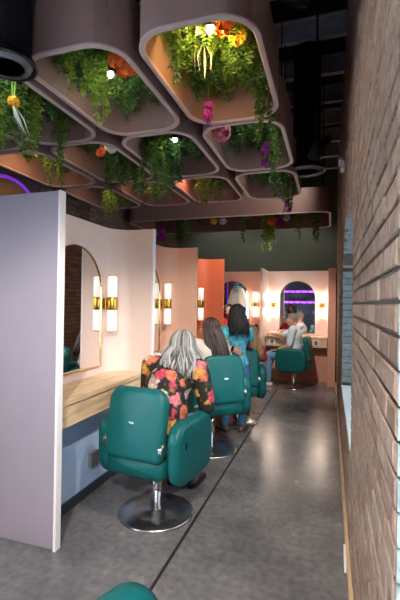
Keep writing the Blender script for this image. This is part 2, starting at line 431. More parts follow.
# painted brick reveals, sills, frames and panes
for wi, (a, b) in enumerate(WIN):
    V, F = [], []
    def rev(pa, pb, nrm):            # a brick laid on the reveal between two points of the outline
        bb = len(V); d = .011
        for off in (0, d):
            for xx in (XW+.002, XW+.105, XW+.11, XW+.20):
                for p in (pa, pb): V.append((xx, p[0]+nrm[0]*off, p[1]+nrm[1]*off))
        for k in (0, 4):
            q = [bb+k, bb+k+1, bb+k+3, bb+k+2]; r_ = [8+v for v in q]
            F.append(q); F.append(r_[::-1])
            for i in range(4): F.append((q[i], q[(i+1) % 4], r_[(i+1) % 4], r_[i]))
    i0 = int(WZ0/BH)+1
    z = i0*BH
    while z+BH < WSP+.03:
        rev((a, z+.004), (a, z+BH-.004), (1, 0)); rev((b, z+.004), (b, z+BH-.004), (-1, 0)); z += BH
    c, hw = (a+b)/2, (b-a)/2
    NA = 34
    for k in range(NA):
        t0, t1 = PI*k/NA+.008, PI*(k+1)/NA-.008
        pa = (c+hw*math.cos(t0), WSP+WRISE*math.sin(t0)); pb = (c+hw*math.cos(t1), WSP+WRISE*math.sin(t1))
        tm = (t0+t1)/2; nn = Vector((-math.cos(tm)/hw, -math.sin(tm)/WRISE)).normalized()
        rev(pa, pb, nn)
    rv = raw('trim_%d' % (30+wi), V, F, 'brick_blue'); struct(rv)
    sl = struct(box('trim_%d' % (40+wi), XW-.004, XW+.25, a+.012, b-.012, WZ0-.02, WZ0+.018, 'reveal_sill', None, .004))
    # window: arched frame with mullions and a pane
    wnd = bpy.data.objects.new('window_%d' % (wi+1), None); COL.objects.link(wnd); struct(wnd)
    x = XW+.235
    pts = [(x, a+.03, WZ0+.02), (x, a+.03, WSP)]+[(x, c-(hw-.03)*math.cos(PI*k/24), WSP+(WRISE-.03)*math.sin(PI*k/24)) for k in range(1, 24)]+[(x, b-.03, WSP), (x, b-.03, WZ0+.02)]
    bm = bmesh.new(); tube(bm, pts, .028, 6)
    tube(bm, [(x, a+.03, WZ0+.04), (x, b-.03, WZ0+.04)], .028, 6)
    tube(bm, [(x, c, WZ0+.04), (x, c, WSP+WRISE-.03)], .02, 6); tube(bm, [(x, a+.03, 1.4), (x, b-.03, 1.4)], .016, 6)
    obj('window_frame', bm, 'win_frame', wnd)
    bm = bmesh.new(); vs = [bm.verts.new((x, p[1], p[2])) for p in pts]; bm.faces.new(vs)
    r = bmesh.ops.extrude_face_region(bm, geom=bm.faces[:]); 
    for v in r['geom']:
        if isinstance(v, bmesh.types.BMVert): v.co.x += .005
    obj('window_pane', bm, 'glass', wnd)
# pine baseboard
bm = bmesh.new(); bx(bm, XW-.018, XW+.006, YN, YB-.7, 0, .095, .004); struct(obj('baseboard_right', bm, 'base_wood'))
# left wall: brick with a purple-lit arch
ADDED_WINL = [(-3.7, -1.9), (-1.2, .6)]  # added windows, out of view, to light the right wall from the left
V, F = brick_wall(XL, -1, YN, YB, ZC+.1, ADDED_WINL, False)
wl = struct(raw('wall_left', V, F, 'brick_dark'))
obj('mortar', wall_outline_mesh(XL-.25, XL-.012, YN, YB, ZC+.12, ADDED_WINL), 'mortar', wl)
for wi, (a, b) in enumerate(ADDED_WINL):
    c, hw = (a+b)/2, (b-a)/2; x = XL-.15
    wnd = bpy.data.objects.new('window_%d' % (wi+4), None); COL.objects.link(wnd); struct(wnd)
    pts = [(x, a+.03, WZ0+.02), (x, a+.03, WSP)]+[(x, c-(hw-.03)*math.cos(PI*k/24), WSP+(WRISE-.03)*math.sin(PI*k/24)) for k in range(1, 24)]+[(x, b-.03, WSP), (x, b-.03, WZ0+.02)]
    bm = bmesh.new(); tube(bm, pts, .028, 6); tube(bm, [(x, a+.03, WZ0+.04), (x, b-.03, WZ0+.04)], .028, 6); tube(bm, [(x, c, WZ0+.04), (x, c, WSP+WRISE-.03)], .02, 6)
    obj('window_frame', bm, 'win_frame', wnd)
    bm = bmesh.new(); vs = [bm.verts.new(p) for p in pts]; bm.faces.new(vs)
    r = bmesh.ops.extrude_face_region(bm, geom=bm.faces[:])
    for v in r['geom']:
        if isinstance(v, bmesh.types.BMVert): v.co.x -= .005
    obj('window_pane', bm, 'glass', wnd)

def arch_pts(c, hw, z0, ztop, n=24):
    zs = ztop-hw
    return [(c-hw, z0)]+[(c-hw*math.cos(PI*k/n), zs+hw*math.sin(PI*k/n)) for k in range(n+1)]+[(c+hw, z0)]

def arch_strip(bm, x0, x1, pts, wid):
    """strip following an arch in the y-z plane, from x0 to x1, wid outward"""
    n = len(pts); out = []
    for i, p in enumerate(pts):
        a, b = pts[max(0, i-1)], pts[min(n-1, i+1)]
        t = Vector((b[0]-a[0], b[1]-a[1])).normalized(); nn = Vector((-t.y, t.x))
        out.append((p[0]+nn.x*wid, p[1]+nn.y*wid))
    A = [[bm.verts.new((x, q[0], q[1])) for q in L] for x in (x0, x1) for L in (pts, out)]
    for i in range(n-1):
        for u, v in ((0, 1), (1, 3), (3, 2), (2, 0)): bm.faces.new((A[u][i], A[u][i+1], A[v][i+1], A[v][i]))
    for i in (0, n-1): bm.faces.new((A[0][i], A[1][i], A[3][i], A[2][i]))
for k, yc in enumerate((3.42,)):
    t = thing('lit_wall_arch', 'tan arched niche with purple lit edge on the left brick wall', 'wall niche', (XL, yc, 0))
    P = arch_pts(0, .50, .4, 2.84)
    bm = bmesh.new(); vs = [bm.verts.new((.004, p[0], p[1])) for p in P]; bm.faces.new(vs)
    r = bmesh.ops.extrude_face_region(bm, geom=bm.faces[:])
    for v in r['geom']:
        if isinstance(v, bmesh.types.BMVert): v.co.x += .02
    obj('niche_back', bm, 'tan_arch', t)
    bm = bmesh.new(); arch_strip(bm, .004, .04, P, .03); obj('led_strip', bm, 'purple_led', t)

# floor joint and small marks by the right baseboard
j = struct(box('trim_60', -.912, -.892, YN, 7.6, -.004, .0016, 'joint'))
# ------------------------------------------------------------------ styling-station partitions
PX, PT = -1.578, .048            # free end of every partition, its thickness
PH = 2.234
def extrude_path(bm, pts, thick, z0, z1):
    """pts: 2-D path (room side); thickness added to its left"""
    n = len(pts); L = []
    for i in range(n):
        a, b = Vector(pts[max(0, i-1)]), Vector(pts[min(n-1, i+1)])
        t = (b-a).normalized(); L.append((pts[i][0]-t.y*thick, pts[i][1]+t.x*thick))
    A = [[bm.verts.new((p[0], p[1], z)) for p in Q] for z in (z0, z1) for Q in (pts, L)]
    for i in range(n-1):
        for u, v in ((0, 1), (1, 3), (3, 2), (2, 0)): bm.faces.new((A[u][i], A[u][i+1], A[v][i+1], A[v][i]))
    for i in (0, n-1): bm.faces.new((A[0][i], A[1][i], A[3][i], A[2][i]))
XM = -1.98                       # mirror walls
YP = [2.083, 3.425, 4.70, 6.023]
t = thing('station_partition', 'large lavender white partition panel standing at the left foreground', 'partition', (0, 0, 0))
PX = -1.592
box('panel', -2.75, PX-.018, YP[0], YP[0]+PT, .012, PH, 'panel_lav', t, .003)
box('edge_trim', PX-.018, PX, YP[0]-.003, YP[0]+PT+.003, 0, PH+.003, 'trim_white', t, .003)
box('floor_channel', -2.75, PX-.02, YP[0]+.005, YP[0]+PT-.005, 0, .014, 'dgrey', t)
PX = -1.578
names = [('panel_cream', 'pale pink curved partition with the nearest arched mirror and oak counter'),
         ('panel_peach', 'peach curved partition between the pale pink and rust ones'),
         ('panel_rust', 'rust red partition farthest along the left row')]
for k in range(3):
    m, lab = names[k]; y0, y1 = YP[k]+PT+.001, YP[k+1]
    t = thing('station_partition', lab, 'partition', (0, 0, 0))
    r = .20
    path = [(XM, y0), (XM, y1-r)]+[(XM+r-r*math.cos(a), y1-r+r*math.sin(a)) for a in [PI/2*q/10 for q in range(1, 11)]]+[(PX-.018, y1)]
    bm = bmesh.new(); extrude_path(bm, path, PT, 0, PH); obj('panel', bm, m, t)
    box('edge_trim', PX-.018, PX, y1-.003, y1+PT+.003, 0, PH+.003, 'trim_white' if k == 0 else m, t, .003)
    # lower apron wall with a dark base
    box('lower_wall', XM+.002, -1.83, y0+.002, y1-.002, .0, .70, 'blue_wall' if k == 0 else m, t)
    box('base_strip', -1.832, -1.815, y0+.003, y1-.003, 0, .075, 'dark_base', t)

# counters
def counter(label, y0, y1):
    t = thing('counter_shelf', label, 'counter', (0, 0, 0))
    box('worktop', XM+.003, -1.645, y0, y1, .855, .895, 'oak', t, .003)
    box('carcass', XM+.003, -1.675, y0+.01, y1-.01, .702, .854, 'oak', t)
    n = 2; w = (y1-y0-.02)/n
    for i in range(n): box('drawer', -1.675, -1.657, y0+.012+w*i, y0+.008+w*(i+1), .705, .850, 'oak', t, .002)
    return t
for k, lab in enumerate(('light oak drawer counter at the nearest pale pink station', 'light oak counter between the peach partition and the pale pink one', 'light oak counter in front of the rust red partition')):
    counter(lab, YP[k]+PT+.004, YP[k+1]-.004)

# mirrors (facing +x at local origin on the wall)
def mirror(label, loc, rz, hw, z0, z1):
    t = thing('arched_mirror', label, 'mirror', loc, rz)
    P = arch_pts(0, hw, z0, z1)
    bm = bmesh.new(); vs = [bm.verts.new((.006, p[0], p[1])) for p in P]; bm.faces.new(vs)
    r = bmesh.ops.extrude_face_region(bm, geom=bm.faces[:])
    for v in r['geom']:
        if isinstance(v, bmesh.types.BMVert): v.co.x += .006
    obj('glass', bm, 'mirror', t)
    Q = P+[P[0]]
    bm = bmesh.new(); arch_strip(bm, .002, .020, P, .008); bx(bm, .002, .020, -hw-.008, hw+.008, z0-.010, z0)
    obj('frame', bm, 'goldline', t)
    return t
MZ0, MZ1 = .975, 2.0
mirror('arched gold framed mirror above the nearest oak counter', (XM, 2.79, 0), 0, .37, MZ0, MZ1)
mirror('arched mirror on the peach partition behind the grey haired woman', (XM, 4.10, 0), 0, .37, MZ0, MZ1)
mirror('arched mirror on the rust red station, mostly hidden', (XM, 5.42, 0), 0, .37, MZ0, MZ1)
for k, (y0, y1) in enumerate(((YP[0], YP[1]), (YP[1], YP[2]), (YP[2], YP[3]))):
    pass

# sconces: two opal tubes held by a brass band
def sconce(label, loc, rz, tube_mat='tube', light=0., z=1.53):
    t = thing('wall_sconce', label, 'wall lamp', (loc[0], loc[1], z), rz)
    bm = bmesh.new(); lathe(bm, [(.0, -.25), (.036, -.25), (.044, -.24), (.044, -.05)], 20, (.085, 0, 0)); obj('glass_tube', bm, tube_mat, t, smooth=True)
    bm = bmesh.new(); lathe(bm, [(.044, .05), (.044, .24), (.036, .25), (.0, .25)], 20, (.085, 0, 0)); obj('glass_tube', bm, tube_mat, t, smooth=True)
    bm = bmesh.new(); lathe(bm, [(.047, -.058), (.050, -.05), (.050, .05), (.047, .058)], 24, (.085, 0, 0)); obj('brass_band', bm, 'brass', t, smooth=True)
    bm = bmesh.new(); bx(bm, .001, .045, -.040, .040, -.05, .05, .004); obj('wall_bracket', bm, 'brass', t)
    for s in (-1, 1):
        bm = bmesh.new(); lathe(bm, [(.0, s*.2505), (.043, s*.2505), (.043, s*.258), (.0, s*.258)], 20, (.085, 0, 0)); obj('end_cap', bm, 'brass', t)
    if light:
        for s in (-1, 1):
            ld = bpy.data.lights.new('sconce_light', 'POINT'); ld.energy = light; ld.color = (1, .88, .76); ld.shadow_soft_size = .05
            lo = bpy.data.objects.new('sconce_light', ld); COL.objects.link(lo); lo.parent = t; lo.location = (.16, 0, s*.15)
    return t
sconce('brass banded tube sconce right of the nearest arched mirror', (XM, 3.232), 0)
sconce('brass banded tube sconce beside the mirror of the peach station', (XM, 4.545), 0)
sconce('brass banded tube sconce at the rust red partition', (XM, 5.87), 0)

# end-of-room stations (facing the camera)
YE = 8.50
t = thing('station_partition', 'terracotta pink station wall at the far end beside the rust partition', 'partition', (0, 0, 0))
box('panel', -2.95, -1.275, YE, YE+.05, 0, PH, 'panel_terra', t)
box('lower_wall', -2.9, -1.29, YE-.14, YE-.002, 0, .70, 'panel_terra', t)
t = thing('station_partition', 'pale pink white station wall behind the seated man', 'partition', (0, 0, 0))
box('panel', -1.275, XW-.005, YE, YE+.05, 0, PH, 'panel_cream', t)
box('divider', -1.28, -1.235, 7.68, YE-.001, 0, PH, 'panel_cream', t, .004)
box('divider', -.035, XW-.02, 7.90, YE-.001, 0, PH, 'panel_terra', t, .004)
box('lower_wall', -1.234, -.036, YE-.14, YE-.002, 0, .70, 'panel_terra', t)
def counter_end(label, x0, x1):
    t = thing('counter_shelf', label, 'counter', (0, 0, 0))
    box('worktop', x0, x1, YE-.40, YE-.003, .87, .91, 'oak', t, .003)
    box('carcass', x0+.01, x1-.01, YE-.37, YE-.003, .702, .869, 'oak', t)
    w = (x1-x0-.02)/2
    for i in range(2): box('drawer', x0+.012+w*i, x0+.008+w*(i+1), YE-.388, YE-.371, .705, .865, 'oak', t, .002)
counter_end('oak counter behind the seated man at the far pale station', -1.232, -.038)
counter_end('oak counter at the far terracotta station', -2.9, -1.285)
mirror('arched mirror with purple reflections behind the seated man', (-.645, YE, 0), -PI/2, .35, .965, 2.02)
mirror('arched mirror on the far terracotta wall behind the hanging cape', (-2.02, YE, 0), -PI/2, .36, .965, 2.02)
sconce('glowing brass banded sconce on the far right beside the brick wall', (-.155, YE), -PI/2, 'tube_far', 3.2)
sconce('glowing brass banded sconce left of the mirror behind the man', (-1.13, YE), -PI/2, 'tube_far', 3.2)
sconce('glowing brass banded sconce on the terracotta station wall', (-1.50, YE), -PI/2, 'tube_far', 3.2)

# ------------------------------------------------------------------ salon chairs (facing +y)
def make_chair(label, loc, rz, lift=0., group='teal salon chairs'):
    t = thing('salon_chair', label, 'salon chair', loc, rz, group)
    tilt = R(-9)
    bm = bmesh.new(); pillow(bm, .455, .48, .095, (.05, .10, .10, .05), .04, T(0, -.265, .725+lift, tilt), .012); b = obj('backrest', bm, 'teal', t, smooth=True)
    bm = bmesh.new(); pillow(bm, .040, .014, .012, .003, .001, T(0, -.331, .745+lift, tilt)); obj('badge', bm, 'chrome', b)
    bm = bmesh.new(); pillow(bm, .445, .50, .15, .07, .06, T(0, .01, .455+lift, PI/2), .01); obj('seat', bm, 'teal', t, smooth=True)
    bm = bmesh.new(); pillow(bm, .46, .165, .14, .06, .055, T(0, -.245, .445+lift), .01); obj('back_roll', bm, 'teal', t, smooth=True)
    for s in (-1, 1):
        bm = bmesh.new(); pillow(bm, .56, .43, .105, (.11, .14, .12, .14), .042, T(s*.280, .0, .53+lift, 0, 0, PI/2), .008); a = obj('armrest', bm, 'teal', t, smooth=True)
        bm = bmesh.new(); pillow(bm, .006, .05, .006, .002, .001, T(s*.340, -.19, .60+lift, 0, 0, PI/2)); obj('fabric_tag', bm, 'black', a)
        bm = bmesh.new(); lathe(bm, [(0, -.012), (.045, -.012), (.045, .010), (.038, .014), (0, .014)], 24, (s*.222, -.292, .585+lift), 'x'); obj('hinge_disc', bm, 'brushed', t, smooth=False)
    bm = bmesh.new(); lathe(bm, [(.043, .02), (.043, .40+lift)], 28); obj('column', bm, 'chrome', t, smooth=True)
    bm = bmesh.new(); bx(bm, -.14, .14, -.13, .13, .372+lift, .39+lift, .004); obj('mount_plate', bm, 'blackmetal', t)
    bm = bmesh.new(); lathe(bm, [(.275, 0), (.278, .008), (.27, .016), (.15, .024), (.05, .03), (.045, .034)], 48); obj('base_disc', bm, 'brushed', t, smooth=True)
    bm = bmesh.new(); tube(bm, [(.03, 0, .33+lift), (.12, .06, .34+lift), (.24, .10, .345+lift)], .008, 8); obj('lift_lever', bm, 'chrome', t, smooth=True)
    return t
make_chair('teal salon chair nearest in full view with the grey haired woman in it', (-1.205, 2.725, 0), R(-7))
make_chair('raised teal salon chair under the brown haired woman', (-1.185, 4.08, 0), R(42), .06)
make_chair('teal salon chair half hidden behind the standing woman', (-1.15, 5.17, 0), R(22), .02)
make_chair('teal salon chair turned sideways with the man in light blue', (-.63, 7.66, 0), R(83))
make_chair('teal salon chair cut off at the bottom edge, only an arm showing', (-.33, .77, 0), R(-20))

# ------------------------------------------------------------------ ceiling planters
PZ, PHT = 2.85, .36              # rim height, height of the planter walls
COLS = {'a': (-.965, -.335), 'b': (-1.665, -1.035), 'c': (-2.365, -1.735), 'd': (-3.065, -2.435)}
ROWS = {1: (1.74, 2.80), 2: (2.825, 3.885), 3: (3.945, 4.985)}
def planter(label, x0, x1, y0, y1, r=.19, lamp=None, group='dusty pink ceiling planters'):
    cx, cy = (x0+x1)/2, (y0+y1)/2; w, d = x1-x0, y1-y0
    t = thing('ceiling_planter', label, 'ceiling planter', (cx, cy, PZ), 0, group)
    def ring(bm, ins, z): return [bm.verts.new((x, y, z)) for x, y in rrect(w-2*ins, d-2*ins, r-ins*.8, 9)]
    def bridge(bm, rs, close=True):
        n = len(rs[0])
        for a, b in zip(rs, rs[1:]+([rs[0]] if close else [])):
            for i in range(n): bm.faces.new((a[i], a[(i+1) % n], b[(i+1) % n], b[i]))
    bm = bmesh.new(); bridge(bm, [ring(bm, .0, .012), ring(bm, .0, PHT), ring(bm, .02, PHT), ring(bm, .02, .012)]); obj('shell', bm, 'pod', t, smooth=False)
    bm = bmesh.new(); bridge(bm, [ring(bm, -.003, .014), ring(bm, -.004, .004), ring(bm, .0, 0), ring(bm, .022, 0), ring(bm, .027, .004), ring(bm, .026, .014)]); obj('rim', bm, 'pod_rim', t)
    bm = bmesh.new(); a = ring(bm, .021, PHT-.03); b = ring(bm, .021, PHT-.012); bm.faces.new(a); bm.faces.new(b); bridge(bm, [a, b], False); obj('backing_board', bm, 'pod_top', t)
    for sx in (-1, 1):
        for sy in (-1, 1):
            bm = bmesh.new(); tube(bm, [(sx*(w/2-.12), sy*(d/2-.12), PHT-.02), (sx*(w/2-.12), sy*(d/2-.12), ZC+.12-PZ)], .006, 6); obj('hanger_rod', bm, 'black', t)
    if lamp:
        lx, ly, col, en, bm_ = lamp
        bm = bmesh.new(); lathe(bm, [(0, PHT-.03), (.03, PHT-.03), (.035, .22), (.045, .17), (.04, .17), (.03, .21)], 18, (lx, ly, 0)); h = obj('lamp_holder', bm, 'blackmetal', t)
        bm = bmesh.new(); lathe(bm, [(0, .150), (.012, .153), (.020, .168), (.019, .19), (.0, .20)], 16, (lx, ly, 0)); obj('bulb', bm, bm_, h, smooth=True)
        ld = bpy.data.lights.new('planter_lamp', 'POINT'); ld.energy = en; ld.color = col; ld.shadow_soft_size = .05
        lo = bpy.data.objects.new('planter_lamp', ld); COL.objects.link(lo); lo.parent = t; lo.location = (lx, ly, .085)
    return t
WARM, PALE = (1, .72, .34), (1, .90, .68)
POD = {
 'a1': ('nearest right ceiling planter glowing yellow with a bare bulb', (.02, -.22, (1, .60, .17), 10, 'bulb')),
 'b1': ('near ceiling planter left of the glowing yellow one', (-.02, .0, PALE, 1.6, 'bulbw')),
 'c1': ('near left ceiling planter beside the round black vent', (.05, -.20, PALE, 1.6, 'bulbw')),
 'd1': ('ceiling planter at the far left edge of the picture', None),
 'a2': ('second ceiling planter along the right side, with purple flowers', (.06, -.28, PALE, 2.0, 'bulbw')),
 'b2': ('middle ceiling planter with a thick curtain of hanging fern', (.0, .0, PALE, .7, 'bulbw')),
 'c2': ('ceiling planter with an orange flower, second row', (.12, -.2, WARM, 1.6, 'bulb')),
 'd2': ('orange lit ceiling planter against the left brick wall', (.0, -.1, (1, .52, .20), 5, 'bulb')),
 'a3': ('third ceiling planter along the right side, beside the small round vent', (-.02, -.1, PALE, 1.1, 'bulbw')),
 'b3': ('third row ceiling planter left of the one by the small vent', (-.2, -.1, (1, .26, .14), 2.2, 'bulb')),
 'c3': ('third row ceiling planter with reddish inside', (.0, -.1, (1, .26, .14), 2.2, 'bulb')),
 'd3': ('third row ceiling planter near the left brick wall', (.15, -.2, (1, .6, .3), 1.6, 'bulb')),
}
for k, (lab, lamp) in POD.items():
    c, rr = COLS[k[0]], ROWS[int(k[1])]
    planter(lab, c[0], c[1], rr[0], rr[1], .19, lamp)
BAND = (-3.2, .0, 5.86, 7.08)
planter('long wide ceiling planter across the far end of the room', *BAND, r=.14, lamp=None)

# ------------------------------------------------------------------ plants
def frond(V, F, rnd, p, az, L, droop, n, lw, ll):
    """arching frond with paired leaflets"""
    d = Vector((math.cos(az), math.sin(az), 0)); side = Vector((-d.y, d.x, 0)); p = Vector(p); pos = p.copy(); el = rnd.uniform(-.5, .35)
    st = L/n
    for i in range(n):
        f = i/n
        el -= droop/n
        t = d*math.cos(el)+Vector((0, 0, math.sin(el))); pos = pos+t*st
        l = ll*(1-.65*abs(f-.35)/.65)*rnd.uniform(.8, 1.1)
        for s in (-1, 1):
            q = (side*s*.85+t*.5+Vector((0, 0, rnd.uniform(-.35, .05)))).normalized()
            w = t.cross(q).cross(q).normalized()*lw
            b = len(V)
            V.extend([pos[:], (pos+q*l*.5+w)[:], (pos+q*l)[:], (pos+q*l*.5-w)[:]]); F.append((b, b+1, b+2, b+3))
def vine(V, F, rnd, p, L, sway, leaf, wid, dens):
    """hanging strand thick with small leaves"""
    p = Vector(p); n = max(4, int(L*dens)); a0 = rnd.uniform(0, 6.28); dx, dy = math.cos(a0)*sway, math.sin(a0)*sway; ph = rnd.uniform(0, 6)
    pts = []
    for i in range(n+1):
        f = i/n
        pts.append(p+Vector((dx*f**.6+.010*math.sin(f*7+ph), dy*f**.6+.010*math.cos(f*6+ph), -L*f)))
    for i in range(n):
        f = i/n
        for k in range(4):
            a = rnd.uniform(0, 6.28); q = Vector((math.cos(a), math.sin(a), rnd.uniform(-1.1, .15))).normalized()
            c = pts[i].lerp(pts[i+1], rnd.random()); l = leaf*rnd.uniform(.7, 1.25)*(1-.45*f)
            w = q.orthogonal().normalized(); w.rotate(Quaternion(q, rnd.uniform(0, 3.1))); w *= wid*(1-.4*f)
            b = len(V); V.extend([c[:], (c+q*l*.5+w)[:], (c+q*l)[:], (c+q*l*.5-w)[:]]); F.append((b, b+1, b+2, b+3))
    # stem
    for i in range(0, n, 2):
        j = min(n, i+2); b = len(V); s = Vector((.0018, .0018, 0))
        V.extend([(pts[i]-s)[:], (pts[i]+s)[:], (pts[j]+s)[:], (pts[j]-s)[:]]); F.append((b, b+1, b+2, b+3))
def foliage(label, x0, x1, y0, y1, m, n, seed, lo=.0, ins=.07):
    rnd = random.Random(seed); V, F = [], []
    for i in range(n):
        x = rnd.uniform(x0+ins, x1-ins); y = rnd.uniform(y0+ins, y1-ins)
        frond(V, F, rnd, (x, y, PZ+PHT-.05-rnd.random()*.06), rnd.uniform(0, 6.28), rnd.uniform(.20, .36), rnd.uniform(1.2, 2.6), 12, .009, .070)
    # keep the leaves inside the shell
    zt = PZ+PHT-.04
    for i, v in enumerate(V):
        v = (v[0], v[1], zt-(zt-v[2])*.62)
        V[i] = (min(max(v[0], x0+.03), x1-.03), min(max(v[1], y0+.03), y1-.03), min(v[2], PZ+PHT-.035))
    o = raw('foliage_bed', V, F, m); o['kind'] = 'stuff'; o['label'] = label; o['category'] = 'foliage'
    return o
FOL = {'a1': ('leaf', 150), 'b1': ('leaf', 130), 'c1': ('leaf_dark', 120), 'd1': ('leaf_dark', 110), 'a2': ('leaf_dark', 120), 'b2': ('leaf_dark', 110), 'c2': ('leaf_dark', 90),
       'd2': ('leaf_dark', 60), 'a3': ('leaf_dark', 90), 'b3': ('leaf_dark', 60), 'c3': ('leaf_dark', 70), 'd3': ('leaf_dark', 60)}
DESC = {'a1': 'nearest right planter lit yellow', 'b1': 'near planter left of the yellow one', 'c1': 'near left planter beside the black vent', 'd1': 'planter at the far left edge', 'a2': 'second planter on the right',
        'b2': 'middle planter with the fern curtain', 'c2': 'second row planter with the orange flower', 'd2': 'orange lit planter by the left brick', 'a3': 'third planter on the right', 'b3': 'third row middle planter',
        'c3': 'reddish third row planter', 'd3': 'third row planter by the left brick'}
for i, (k, (m, n)) in enumerate(FOL.items()):
    c, rr = COLS[k[0]], ROWS[int(k[1])]
    foliage('dense green leaves filling the '+DESC[k], c[0], c[1], rr[0], rr[1], m, n, 40+i)
foliage('sparse green leaves along the long far planter', BAND[0], BAND[1], BAND[2], BAND[3], 'leaf_dark', 130, 77)

